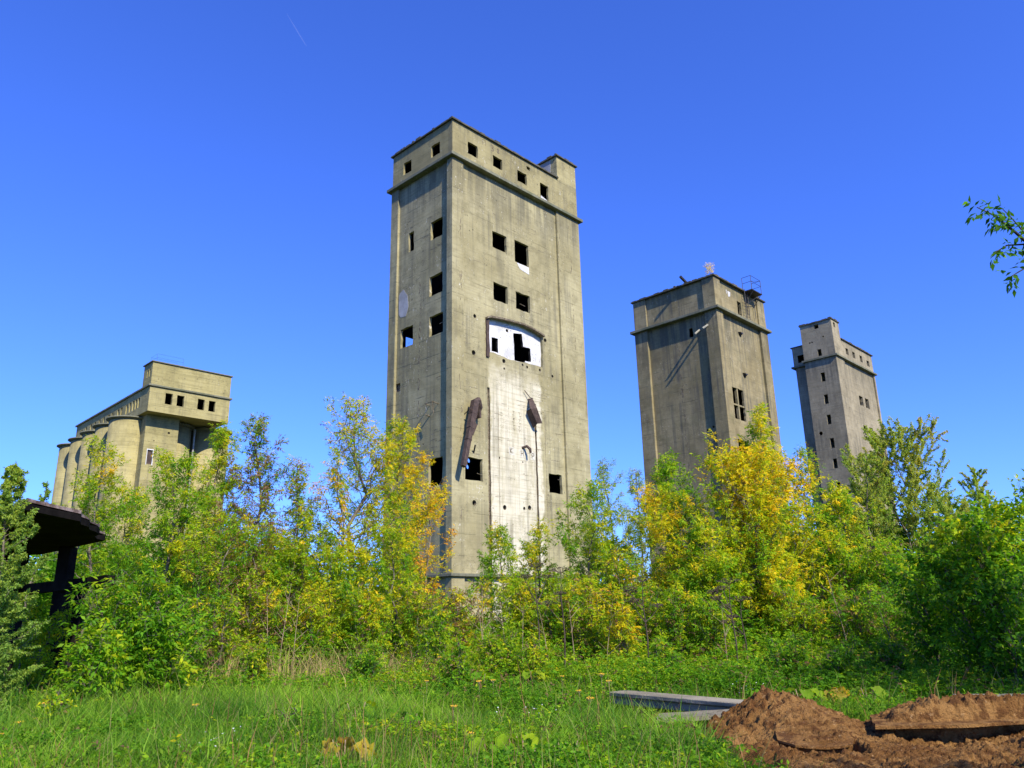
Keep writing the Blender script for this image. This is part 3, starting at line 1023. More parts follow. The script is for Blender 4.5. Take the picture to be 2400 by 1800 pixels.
def compound(P, D, L, Wd, rng, droop, pairs=2):
    """feathered leaves: pairs of leaflets and one at the tip; returns leaf quads and the leaf index of each leaflet"""
    n = len(P)
    D = norm(D)
    side = norm(np.cross(D, rng.normal(size=(n, 3)) * 0.5 + np.array([0, 0, 1.0])))
    ps, ds, idx = [], [], []
    rl = L * (0.55 + 0.45 * pairs)
    i0 = np.arange(n)
    for k in range(pairs):
        s = (k + 1) / (pairs + 0.6)
        for sg in (-1, 1):
            ps.append(P + D * rl * s)
            ds.append(norm(D * 0.6 + side * sg * 0.85 + rng.normal(size=(n, 3)) * 0.22))
            idx.append(i0)
    ps.append(P + D * rl)
    ds.append(norm(D + rng.normal(size=(n, 3)) * 0.2))
    idx.append(i0)
    ps, ds, idx = np.concatenate(ps), np.concatenate(ds), np.concatenate(idx)
    Ls = L * rng.uniform(0.65, 1.2, len(ps))
    return leaf_quads(ps, ds, Ls, Ls * (Wd / L), rng, droop), idx


def wood_mesh(name, segs, mat, parent, sides=5):
    """segs: rows of ax ay az bx by bz ra rb, each a tapered stick"""
    S = np.asarray(segs, float)
    A, B, ra, rb = S[:, :3], S[:, 3:6], S[:, 6], S[:, 7]
    D = norm(B - A)
    U = norm(np.cross(D, np.array([0.31, 0.17, 0.0]) + np.where(np.abs(D[:, 2:3]) > .9, 0, 1) * np.array([0, 0, 1.0])))
    Wv = np.cross(D, U)
    ang = np.arange(sides) * 2 * np.pi / sides
    ring = U[:, None] * np.cos(ang)[None, :, None] + Wv[:, None] * np.sin(ang)[None, :, None]
    V = np.concatenate([A[:, None] + ring * ra[:, None, None], B[:, None] + ring * rb[:, None, None]], 1)
    n = len(S)
    k = np.arange(sides)
    f = np.stack([k, (k + 1) % sides, sides + (k + 1) % sides, sides + k], -1)
    F = (np.arange(n)[:, None, None] * 2 * sides + f[None]).reshape(-1, 4)
    return quad_mesh(name, V.reshape(-1, 3), F, None, mat, parent)


def plant(kind, label, cat, dx, Y, dtop, dhalf, seed, autumn=(.25, .1, 0.0, .1), dry=0.0, leaf=.10, wid=.036, dens=1.0, stems=1, nb=46, twigs=7,
          cb=.12, up=1.0, droop=.45, pairs=2, lean=0.0, prof=None, group=None, bark='bark', cool=False, thin=1.0, zbase=None, dbase=None, drycol=(.27, .165, .085), place=None, vary=.10, bend=0.0, scale_r=1.0):
    """a tree or shrub: tapered stem(s), ascending limbs, twigs and feathered leaves.
    autumn = (base, per height, per sideways, per limb) colour turn of the leaves from green 0 to red 1"""
    rng = np.random.RandomState(seed)
    base = np.array(at(dx * K, (dtop if zbase is not None else .6 * dtop + .4 * 1400) * K, Y))
    base[2] = float(gz(base[0], Y)) if zbase is None else zbase
    H = at(dx * K, dtop * K, Y).z - base[2]
    Rr = dhalf * K / FPX * Y * 1.12 * scale_r
    if place:   # x, y, height, radius given directly
        base, H, Rr = np.array([place[0], place[1], float(gz(place[0], place[1]))]), place[2], place[3]
    root = empty(kind, tuple(base))
    tag(root, label, cat, group)
    if prof is None: prof = lambda t: (np.sin(np.pi * np.clip(t * 0.86 + 0.12, 0, 1)) ** 0.75) * (1 - 0.25 * t)
    segs, LP, LD, LB = [], [], [], []
    br_id = 0
    br_shift = []
    for st in range(stems):
        a = rng.rand() * 6.283
        off = np.array([math.cos(a), math.sin(a), 0]) * (Rr * 0.35 * rng.rand() if stems > 1 else 0)
        top = np.array([math.cos(a), math.sin(a), 0]) * (Rr * 0.55 * rng.rand() if stems > 1 else Rr * .1)
        hs = H * (1 if st == 0 else rng.uniform(.62, .97))
        n = 9
        tt = np.linspace(0, 1, n)
        stem = off + top * tt[:, None] ** 1.4 + np.stack([lean * Rr * tt + bend * Rr * tt * (1 - tt), 0 * tt, tt * hs * 0.965], -1)
        stem[1:-1, :2] += rng.normal(size=(n - 2, 2)) * .018 * H
        r0 = (0.0065 * hs + 0.008) * thin
        rad = r0 * (1 - tt) ** 0.8 + 0.005
        for i in range(n - 1): segs.append([*stem[i], *stem[i + 1], rad[i], rad[i + 1]])
        nbr = max(6, int(nb / stems ** 0.75))
        for b in range(nbr):
            t = cb + (0.97 - cb) * ((b + rng.rand()) / nbr) ** 0.9
            p0 = np.array([np.interp(t, tt, stem[:, k]) for k in range(3)])
            az = b * 2.39996 + rng.rand() * 1.1
            reach = Rr * prof(t) * rng.uniform(.55, 1.18) / (stems ** 0.35)
            el = math.radians(rng.uniform(22, 50) * up + 18 * t)
            d = np.array([math.cos(az), math.sin(az), 0])
            rise = reach * math.tan(el)
            rise = min(rise, max(0.1, (hs * 1.0 - p0[2])) * rng.uniform(.8, 1.15))
            m = 5
            s = np.linspace(0, 1, m)
            pl = p0 + d * (reach * s ** 0.85)[:, None] + np.array([0, 0, 1.0]) * (rise * s ** 1.15)[:, None]
            pl[1:] += rng.normal(size=(m - 1, 3)) * .05 * reach
            rb = max(.0035, 0.34 * np.interp(t, tt, rad)) * np.linspace(1, .25, m)
            for i in range(m - 1): segs.append([*pl[i], *pl[i + 1], rb[i], rb[i + 1]])
            blen = max(reach, .25)
            br_shift.append(rng.normal())
            ntw = max(3, int(twigs * (0.55 + blen / max(Rr, .1))))
            for q in range(ntw):
                sq = rng.uniform(.22, 1.0)
                c = np.array([np.interp(sq, s, pl[:, k]) for k in range(3)])
                bd = norm(pl[-1] - pl[0])
                td = norm(bd * .75 + rng.normal(size=3) * .55 + np.array([0, 0, .35 * up]))
                tl = blen * rng.uniform(.18, .42)
                e = c + td * tl
                segs.append([*c, *e, .0035, .0018])
                LP.append((c, e, td, br_id))
            LP.append((pl[1], pl[-1], norm(pl[-1] - pl[1]), br_id))
            br_id += 1
        br_shift.append(rng.normal() * .3)
        LP.append((stem[-3], stem[-1], np.array([0, 0, 1.0]), br_id))
        br_id += 1
    wood_mesh('trunk', segs, M[bark], root)
    # leaves along the twigs
    nleaf = int(dens * 2 * Rr * H * 1450 * (.10 / leaf) ** 2 / (2 * pairs + 1))
    c0 = np.array([l[0] for l in LP]); c1 = np.array([l[1] for l in LP]); td = np.array([l[2] for l in LP]); bi = np.array([l[3] for l in LP])
    w = np.linalg.norm(c1 - c0, axis=1) + .1
    pick = rng.choice(len(LP), nleaf, p=w / w.sum())
    u = rng.beta(1.5, 1.0, nleaf)[:, None]
    P = c0[pick] * (1 - u) + c1[pick] * u + rng.normal(size=(nleaf, 3)) * leaf * .25
    D = td[pick] * .55 + rng.normal(size=(nleaf, 3)) * .75
    D[:, 2] -= .25 * droop
    if pairs > 0:
        V, idx = compound(P, D, leaf, wid, rng, droop, pairs)
    else:
        Ls = leaf * rng.uniform(.6, 1.2, nleaf)
        V, idx = leaf_quads(P, D, Ls, Ls * wid / leaf, rng, droop), np.arange(nleaf)
    bsh = np.array(br_shift)[bi[pick]]
    tl = autumn[0] + autumn[1] * (P[:, 2] / H - .5) * 2 + autumn[2] * (P[:, 0] / max(Rr, .1)) + autumn[3] * bsh + rng.normal(size=nleaf) * vary * .7
    t = tl[idx] + rng.normal(size=len(idx)) * vary * .5
    col = ramp(t, cool) * rng.uniform(.78, 1.22, (len(idx), 1))
    if dry:
        dl = (rng.rand(nleaf) < dry * np.clip(1.4 - np.abs(P[:, 2] / H - .5) * 1.6, .2, 1.4))[idx]
        col[dl] = np.array(drycol) * rng.uniform(.6, 1.3, (dl.sum(), 1))
    # nothing below the soil
    F = np.arange(len(idx) * 4).reshape(-1, 4)
    quad_mesh('crown', V, F, col, M['leaf'], root)
    return root


SPIRE = lambda t: np.interp(t, [0, .15, .35, .6, .85, 1], [.45, .8, 1.0, .78, .42, .12])
ROUND = lambda t: np.interp(t, [0, .15, .4, .7, .9, 1], [.6, .9, 1.0, .9, .55, .2])
COLUMN = lambda t: np.interp(t, [0, .2, .5, .8, 1], [.7, .9, 1.0, .6, .2])
G_TREES = 'young trees growing in front of the towers'
G_SHRUB = 'bushes at the foot of the trees'

# left
plant('birch_tree', 'dense blue-green conical tree at the very edge beside the ruined canopy', 'tree', 2, 12.0, 978, 80, 11, (.32, .06, 0, .07), leaf=.042, wid=.022, dens=1.35, nb=110, twigs=9, pairs=0, up=.8, droop=.4, cb=.04, prof=lambda t: np.interp(t, [0, .3, .6, .85, 1], [1.0, .95, .62, .28, .06]), cool=True, group=G_TREES)
plant('birch_tree', 'thin pale birch sapling peeking over the canopy roof', 'tree', 78, 27, 1030, 28, 12, (.34, .05, 0, .1), leaf=.08, wid=.04, dens=.55, nb=26, twigs=6, pairs=0, prof=SPIRE, cool=True, group=G_TREES)
plant('maple_sapling', 'wispy yellow-green sapling with bare gaps in front of the round silos', 'tree', 205, 25, 945, 74, 13, (.40, .14, .05, .08), leaf=.11, dens=.50, nb=40, prof=SPIRE, group=G_TREES)
plant('maple_sapling', 'low leafy sapling between the silos and the canopy', 'tree', 262, 27, 1060, 62, 14, (.38, .1, 0, .08), leaf=.11, dens=.7, nb=40, prof=ROUND, group=G_TREES)
plant('maple_sapling', 'green tree with a bare pale trunk below its crown, beside the big bright bush', 'tree', 368, 23, 985, 70, 15, (.36, .05, 0, .08), leaf=.11, dens=.75, nb=46, cb=.3, prof=ROUND, thin=1.6, group=G_TREES)
plant('maple_sapling', 'tall narrow green tree touching the corner of the silo gallery', 'tree', 462, 26, 905, 62, 16, (.40, .1, 0, .08), dry=.10, leaf=.11, dens=.8, nb=52, prof=SPIRE, group=G_TREES)
plant('ash_tree', 'tall green tree with brown dry seed bunches below its top, against open sky', 'tree', 552, 25, 880, 76, 17, (.36, .04, 0, .07), dry=.42, leaf=.11, dens=.62, nb=56, prof=SPIRE, cb=.2, thin=1.3, group=G_TREES)
plant('ash_tree', 'short brownish tree with dried leaves left of the tallest autumn tree', 'tree', 640, 27, 980, 52, 18, (.44, .05, 0, .1), dry=.35, leaf=.11, dens=.55, nb=40, prof=SPIRE, group=G_TREES)
plant('ash_tree', 'tallest autumn tree, yellow with pinkish tips and a straight dark trunk', 'tree', 762, 24, 843, 108, 19, (.47, .12, .05, .08), dry=.10, leaf=.115, dens=.60, nb=74, twigs=8, prof=SPIRE, cb=.08, thin=1.5, group=G_TREES)
plant('ash_tree', 'orange leaved tree leaning against the left wall of the tallest tower', 'tree', 862, 27, 900, 70, 20, (.50, .10, .12, .08), leaf=.115, dens=.72, nb=60, prof=COLUMN, lean=.1, group=G_TREES)
plant('ash_tree', 'thin reddish tree reaching across the tower corner', 'tree', 925, 26, 1040, 46, 21, (.70, .05, .08, .08), leaf=.115, dens=.35, nb=34, prof=ROUND, group=G_TREES)
plant('maple_sapling', 'yellow-green thicket tree left of the tallest autumn tree', 'tree', 640, 22.5, 1075, 84, 22, (.42, .08, 0, .08), dry=.05, leaf=.11, dens=.85, nb=60, stems=3, prof=ROUND, group=G_TREES)
plant('maple_sapling', 'olive green sapling below the dry seed bunches', 'tree', 530, 22.5, 1110, 70, 23, (.42, .05, 0, .08), dry=.22, leaf=.11, dens=.8, nb=50, stems=3, prof=ROUND, group=G_TREES)
plant('maple_sapling', 'olive green sapling behind the big bright bush', 'tree', 440, 21.5, 1120, 64, 24, (.36, .05, 0, .08), dry=.15, leaf=.11, dens=.8, nb=50, stems=2, prof=ROUND, group=G_TREES)
plant('maple_sapling', 'yellow-green bushy tree under the orange leaved tree', 'tree', 840, 23, 1130, 70, 25, (.42, .05, 0, .08), leaf=.11, dens=.9, nb=56, stems=3, prof=ROUND, group=G_TREES)
plant('maple_sapling', 'yellow-green bushy tree around the dark trunk of the tallest autumn tree', 'tree', 735, 22.5, 1150, 74, 26, (.43, .05, 0, .08), leaf=.11, dens=.8, nb=56, stems=3, prof=ROUND, group=G_TREES)
# in front of the tallest tower
plant('maple_sapling', 'small green sapling in front of the pale middle bay of the tower', 'tree', 1086, 26, 1136, 54, 27, (.38, .12, .03, .08), leaf=.11, dens=.75, nb=40, prof=SPIRE, group=G_TREES)
plant('maple_sapling', 'small yellow-tipped sapling in front of the right bay of the tower', 'tree', 1166, 26.5, 1130, 46, 28, (.45, .14, 0, .08), leaf=.11, dens=.75, nb=40, prof=SPIRE, group=G_TREES)
plant('maple_sapling', 'wide olive green tree at the right corner of the tallest tower', 'tree', 1268, 24.5, 1040, 78, 29, (.42, .04, 0, .06), leaf=.11, dens=.95, nb=64, stems=2, prof=ROUND, group=G_TREES)
plant('willow_tree', 'pale grey-green tree between the tallest and the second tower', 'tree', 1330, 31, 990, 66, 30, (.36, .02, 0, .06), dry=.08, leaf=.11, wid=.03, dens=.7, nb=56, stems=2, prof=COLUMN, cool=True, group=G_TREES)
plant('willow_tree', 'pale thin tree left of the second tower base', 'tree', 1386, 33, 1000, 38, 31, (.36, .02, 0, .06), dry=.15, leaf=.11, wid=.03, dens=.6, nb=40, prof=SPIRE, cool=True, group=G_TREES)
plant('maple_sapling', 'bright yellow tree in front of the left edge of the second tower', 'tree', 1416, 23.5, 1050, 52, 32, (.53, .10, -.04, .07), leaf=.11, dens=.95, nb=54, prof=ROUND, group=G_TREES)
plant('maple_sapling', 'fresh green tree in front of the second tower', 'tree', 1468, 25, 975, 62, 33, (.34, .02, 0, .06), leaf=.115, wid=.04, dens=.95, nb=60, prof=SPIRE, group=G_TREES)
plant('ash_tree', 'broad golden orange tree, the brightest crown in the row', 'tree', 1590, 22.5, 962, 104, 34, (.50, .17, .05, .08), leaf=.115, wid=.042, dens=.95, nb=84, twigs=8, prof=ROUND, stems=2, cb=.14, thin=1.4, group=G_TREES)
plant('ash_tree', 'golden tree with a pale trunk beside the brightest crown', 'tree', 1682, 23.5, 985, 84, 35, (.49, .14, .04, .07), leaf=.115, wid=.04, dens=.85, nb=70, prof=ROUND, cb=.2, thin=1.7, group=G_TREES)
plant('ash_tree', 'tall pale yellow-green spire rising over the golden trees', 'tree', 1660, 26, 862, 50, 36, (.46, .06, 0, .06), leaf=.115, dens=.75, nb=56, prof=SPIRE, cb=.25, thin=1.3, group=G_TREES)
plant('maple_sapling', 'shaded green bushy tree under the left side of the golden crown', 'tree', 1500, 22, 1120, 74, 37, (.40, .12, 0, .09), leaf=.11, wid=.042, dens=1.0, nb=60, stems=3, prof=ROUND, group=G_TREES)
plant('maple_sapling', 'yellow-green bushy tree under the right side of the golden crown', 'tree', 1690, 22, 1150, 80, 38, (.50, .06, 0, .1), leaf=.11, wid=.042, dens=.9, nb=60, stems=3, prof=ROUND, group=G_TREES)
plant('maple_sapling', 'brownish yellow thicket tree left of the dead hogweed', 'tree', 1375, 21.5, 1180, 66, 39, (.44, .05, 0, .08), dry=.12, leaf=.105, dens=.8, nb=56, stems=3, prof=ROUND, group=G_TREES)
# right
plant('ash_tree', 'dark olive tree at the left foot of the farthest tower', 'tree', 1752, 30, 950, 46, 40, (.38, .06, 0, .08), dry=.12, leaf=.11, dens=.7, nb=50, prof=SPIRE, group=G_TREES)
plant('maple_sapling', 'yellow-green drooping tree in front of the stair turret', 'tree', 1822, 25, 1040, 60, 41, (.43, .06, 0, .1), leaf=.12, wid=.045, dens=.85, nb=56, prof=COLUMN, droop=.8, group=G_TREES)
plant('birch_tree', 'tall fine leaved birch at the right foot of the farthest tower', 'tree', 1962, 30, 930, 92, 42, (.50, .06, 0, .08), leaf=.075, wid=.045, dens=1.0, nb=84, twigs=9, pairs=0, prof=ROUND, cb=.15, cool=True, thin=.6, group=G_TREES)
plant('birch_tree', 'dark fine leaved birch covering the base of the farthest tower', 'tree', 1886, 28, 985, 60, 43, (.42, .06, 0, .09), dry=.08, leaf=.062, wid=.034, dens=.7, nb=64, twigs=9, pairs=0, prof=ROUND, cb=.1, cool=True, group=G_TREES)
plant('birch_tree', 'separate grey-green birch standing against the sky right of all towers', 'tree', 2126, 32, 1000, 56, 44, (.42, .06, 0, .09), leaf=.062, wid=.034, dens=.62, nb=54, twigs=8, pairs=0, prof=SPIRE, cool=True, group=G_TREES)
plant('birch_tree', 'low dark birch filling the gap between the two right birches', 'tree', 2060, 27, 1080, 66, 45, (.42, .06, 0, .09), leaf=.062, wid=.034, dens=.7, nb=60, twigs=8, pairs=0, prof=ROUND, cool=True, group=G_TREES)
plant('maple_sapling', 'dark olive thicket tree under the farthest tower', 'tree', 1800, 23, 1170, 70, 46, (.36, .08, 0, .1), dry=.1, leaf=.11, wid=.042, dens=.85, nb=56, stems=3, prof=ROUND, group=G_TREES)
plant('maple_sapling', 'dark green thicket tree right of the golden trees', 'tree', 1905, 22.5, 1160, 80, 47, (.30, .1, 0, .08), dry=.08, leaf=.11, wid=.042, dens=.85, nb=56, stems=3, prof=ROUND, group=G_TREES)
plant('maple_bush', 'large bright green bush at the right edge above the earth heap', 'bush', 2128, 15, 1082, 118, 48, (.30, .12, -.02, .06), leaf=.12, wid=.062, dens=1.15, nb=90, twigs=8, pairs=1, stems=4, prof=ROUND, cb=.05, droop=.35, group=G_SHRUB)
plant('maple_bush', 'dark low bush beside the large bright one', 'bush', 2010, 17, 1215, 70, 49, (.20, .1, 0, .08), leaf=.11, wid=.06, dens=1.0, nb=60, pairs=1, stems=3, prof=ROUND, cb=.05, group=G_SHRUB)
plant('maple_bush', 'shadowed bush in the lower right corner of the green', 'bush', 2190, 14, 1250, 70, 50, (.16, .1, 0, .08), leaf=.11, wid=.06, dens=1.0, nb=60, pairs=1, stems=3, prof=ROUND, cb=.05, group=G_SHRUB)
# big bright bush on the left
plant('ash_bush', 'big bright green bush with feathered leaves in front of the left trees', 'bush', 330, 15.2, 1236, 124, 51, (.31, .06, .02, .05), leaf=.12, wid=.05, dens=1.25, nb=110, twigs=8, pairs=2, stems=5, prof=lambda t: np.interp(t, [0, .2, .5, .8, 1], [.85, 1.0, .95, .7, .3]), cb=.03, droop=.45, up=.8, group=G_SHRUB)
plant('ash_bush', 'lower bright bush leaning out of the big one', 'bush', 200, 13.6, 1345, 66, 52, (.32, .06, 0, .05), leaf=.11, wid=.05, dens=1.1, nb=60, pairs=2, stems=4, prof=ROUND, cb=.03, up=.7, group=G_SHRUB)
plant('ash_bush', 'yellow-green bush below the ruined canopy posts', 'bush', 60, 17, 1300, 70, 53, (.42, .08, 0, .08), leaf=.10, dens=1.0, nb=56, pairs=2, stems=4, prof=ROUND, cb=.04, up=.8, group=G_SHRUB)
plant('ash_bush', 'light green bush in front of the dry grass', 'bush', 470, 18.5, 1285, 52, 54, (.40, .06, 0, .08), dry=.2, leaf=.10, dens=.8, nb=50, pairs=2, stems=4, prof=ROUND, cb=.05, group=G_SHRUB)
row = [(575, 21, 1255, 60, .45, .25, 'brown-green bush with dried leaves behind the dry grass'), (690, 21, 1262, 56, .45, .05, 'yellow-green bush left of the dark trunk'),
       (800, 21.5, 1250, 60, .44, .05, 'bright yellow-green bush right of the dark trunk'), (905, 22, 1262, 54, .44, .1, 'olive bush at the foot of the tower corner'),
       (940, 19, 1310, 36, .36, .02, 'small upright green bush below the tower corner'), (1010, 22, 1258, 52, .50, .30, 'rusty brown bush in front of the tower plinth'),
       (1100, 21.5, 1235, 62, .43, .08, 'yellow-green bush in front of the tower middle'), (1190, 21, 1240, 58, .41, .08, 'yellow-green bush right of the tower middle'),
       (1275, 20.5, 1235, 56, .48, .15, 'brownish bush with pale stems right of the tower'), (1345, 19.5, 1270, 40, .54, .05, 'small golden bush on a dark stem'),
       (1440, 20.5, 1262, 60, .38, .08, 'dark green bush under the bright yellow tree'), (1545, 20, 1290, 52, .36, .08, 'dark bush beside the dead hogweed'),
       (1745, 20.5, 1265, 62, .42, .10, 'olive bush under the golden tree edge'), (1850, 20, 1270, 60, .33, .15, 'dull green bush under the farthest tower'),
       (1945, 19, 1275, 56, .30, .15, 'dull dark bush left of the lower right thicket')]
for k, (dx, Y, top, hw, t0, dr, lab) in enumerate(row):
    plant('wild_bush', lab, 'bush', dx, Y, top, hw, 100 + k, (t0, .05, 0, .09), dry=dr, leaf=.095, wid=.036, dens=.95, nb=54, pairs=2, stems=4, prof=ROUND, cb=.05, group=G_SHRUB)
weeds = [(795, 17.5, 1395, 40, .30, 'dark bushy weed at the left end of the long lawn'), (1085, 18.0, 1360, 44, .34, 'green bushy weed in front of the yellow-green bushes'), (1150, 17.5, 1372, 34, .42, 'yellowish bushy weed right of the green one'),
         (985, 16.5, 1385, 26, .30, 'small dark weed clump left of the green bushy weed'), (1690, 16.0, 1370, 48, .24, 'dark weed clump behind the earth heap top'), (1800, 15.5, 1380, 44, .22, 'dark leafy weed clump right of the heap top'),
         (1440, 17.0, 1380, 36, .27, 'dark weed clump behind the long concrete beam'), (1930, 16.0, 1385, 50, .20, 'darkest weed clump under the lower right bushes'), (120, 11.5, 1500, 36, .36, 'bright weed clump at the lower left edge'), (640, 11.5, 1535, 24, .27, 'low dark weed in the front lawn'),
         (560, 17.6, 1380, 34, .40, 'yellow-green weed clump in front of the dry grass')]
for k, (dx, Y, top, hw, t0, lab) in enumerate(weeds):
    plant('weed_clump', lab, 'weed', dx, Y, top, hw, 200 + k, (t0, .06, 0, .07), dry=.06, leaf=.075, wid=.034, dens=1.1, nb=44, twigs=6, pairs=1, stems=5, prof=ROUND, cb=.03, up=.9, thin=.6, group='weed clumps at the edge of the lawn')
# dry sapling on the roof of the second tower
_t = bpy.data.objects.get('concrete_tower.001')
plant('dry_sapling', 'small dried sapling growing on the roof edge of the second tower', 'sapling', 1531, 72.0, 571, 11, 71, (.66, 0, 0, .1), dry=3.0, drycol=(.72, .60, .42), leaf=.13, wid=.05, dens=.5, nb=14, twigs=4, bark='stalk', thin=.5, zbase=33.88, prof=ROUND, group=None)


def overhang():
    """tree standing beside the viewer whose branch reaches in"""
    rng = np.random.RandomState(5)
    root = plant('ash_tree', 'near tree beside the viewer whose drooping leafy branch reaches in from the right edge', 'tree', 0, 0, 0, 0, 77, (.16, .05, 0, .07), leaf=.064, wid=.026, dens=.16, nb=60, twigs=7, pairs=2,
                 prof=ROUND, cb=.42, thin=1.5, bark='darkbark', place=(6.3, 2.6, 5.3, 1.5))
    base = np.array(root.location)
    segs = []
    t1, t2, t3 = np.array([.02, 0, 3.1]), np.array([0, 0, 3.2]), np.array([0, 0, 1.5])

    def w(px, py, Y): return np.array(at(px, py, Y)) - base
    main = [t1, w(2960, 640, 3.9), w(2680, 640, 4.6), w(2530, 630, 5.0), w(2430, 590, 5.0), w(2380, 545, 4.95), w(2330, 505, 4.95), w(2290, 486, 4.9)]
    low = [w(2530, 630, 5.0), w(2440, 622, 5.0), w(2400, 630, 4.95), w(2366, 650, 4.9)]
    up = [t2, w(2600, 380, 4.6), w(2480, 340, 5.1), w(2420, 345, 5.0)]
    up2 = [t3, w(2600, 1180, 4.8), w(2450, 1140, 5.2), w(2396, 1122, 5.1)]
    up3 = [w(2430, 590, 5.0), w(2400, 545, 5.0), w(2370, 510, 5.0), w(2350, 490, 5.0)]
    up4 = [w(2410, 572, 5.0), w(2360, 575, 5.0), w(2335, 590, 4.95), w(2322, 605, 4.9)]
    for chain, r in ((main, .026), (low, .010), (up, .018), (up2, .018), (up3, .008), (up4, .007)):
        m = len(chain)
        for i in range(m - 1): segs.append([*chain[i], *chain[i + 1], max(.0035, r * (1 - i / m)), max(.003, r * (1 - (i + 1) / m))])
    P, D = [], []
    for chain, a, n in ((main, 3.0, 26), (low, 2.2, 6), (up, 1.4, 6), (up2, 1.6, 10), (up3, .5, 9), (up4, .4, 8), (main, .8, 10)):
        for k in range(n):
            s = a + (len(chain) - 1 - a) * (k + rng.rand()) / n
            i = min(int(s), len(chain) - 2)
            P.append(chain[i] + (chain[i + 1] - chain[i]) * (s - i))
            d = norm(chain[i + 1] - chain[i]) * .5 + rng.normal(size=3) * .6
            d[2] -= .45
            D.append(d)
    bough = wood_mesh('branch', segs, M['darkbark'], root)
    V, idx = compound(np.array(P), np.array(D), .064, .026, rng, .55, 2)
    col = ramp(.08 + rng.normal(size=len(idx)) * .1) * rng.uniform(.6, 1.0, (len(idx), 1))  # leaf colour lowered to stand for shadow and backlight
    quad_mesh('foliage', V, np.arange(len(V)).reshape(-1, 4), col, M['leaf'], bough)


overhang()
plant('ash_tree', 'tall bushy tree just beyond the right edge that shades the lower right bushes', 'tree', 2860, 9.6, 420, 300, 61, (.32, .05, 0, .07), leaf=.13, wid=.06, dens=.30, nb=70, twigs=8, pairs=2, prof=ROUND, cb=.2, thin=1.5)


# ---------------------------------------------------------------- earth heap, beams, ruin
def heap_height(x, y):
    """height of the dug earth above the lawn"""
    x = np.asarray(x, float)
    y = np.asarray(y, float)
    wob = .12 * wave(x, y, 2.6, 81)
    fg = (.19 + .03 * wave(x, y, 1.4, 82)) * sstep(1.95, 2.55, x + wob) * (1 - sstep(10.6, 11.4, y + wob)) * sstep(5.6, 6.6, y + wob)
    ax = np.where(x < 3.45, .78, 1.0)
    ay = np.where(y < 11.15, 1.75, .8)
    pk = .56 * np.exp(-np.abs((x - 3.45 + wob * .5) / ax) ** 2 - np.abs((y - 11.15) / ay) ** 2)
    rg = (.47 + .06 * wave(x, y, 1.3, 83)) * sstep(3.9, 5.0, x + wob) * np.exp(-np.abs((y - 10.65) / np.where(y < 10.65, 1.0, .85)) ** 2.8)
    h = np.maximum(np.maximum(fg, pk), rg)
    # undercut hollows below the two lips
    yl = 9.36 + .30 * ((x - 3.37) / .40) ** 2
    hol = sstep(.50, .40, np.abs(x - 3.37)) * sstep(.02, -.02, y - yl) * sstep(-.75, -.1, y - yl)
    h = h * (1 - hol) + np.minimum(h, .10) * hol
    yl = 10.02 + .1 * wave(x, y * 0, 2.2, 84)
    hol = sstep(4.25, 4.6, x) * sstep(.22, .16, y - yl) * sstep(-.9, -.2, y - yl)
    h = h * (1 - hol) + np.minimum(h, .13) * hol
    return h


def bare(x, y):
    """where no grass grows: the heap, and a strip before and under the beams"""
    t = np.clip(((x - 1.53) * 2.02 + (y - 14.15) * -2.6) / (2.02 ** 2 + 2.6 ** 2), 0, 1)
    d = np.hypot(x - 1.53 - t * 2.02, y - 14.15 + t * 2.6)
    front = (x - 1.53) * 2.6 + (y - 14.15) * 2.02 < .9
    near = (d < .75) & front & (t > .02)
    slab = (x > 1.8) & (x < 3.3) & (y > 10.9) & (y < 12.2)
    return (heap_height(x, y) > .035) | near | slab


def crumbs_height(x, y):
    return .24 * np.exp(-((x - 2.05) / .42) ** 2 - ((y - 12.35) / .3) ** 2) + .20 * np.exp(-((x - 2.75) / .35) ** 2 - ((y - 12.0) / .25) ** 2)


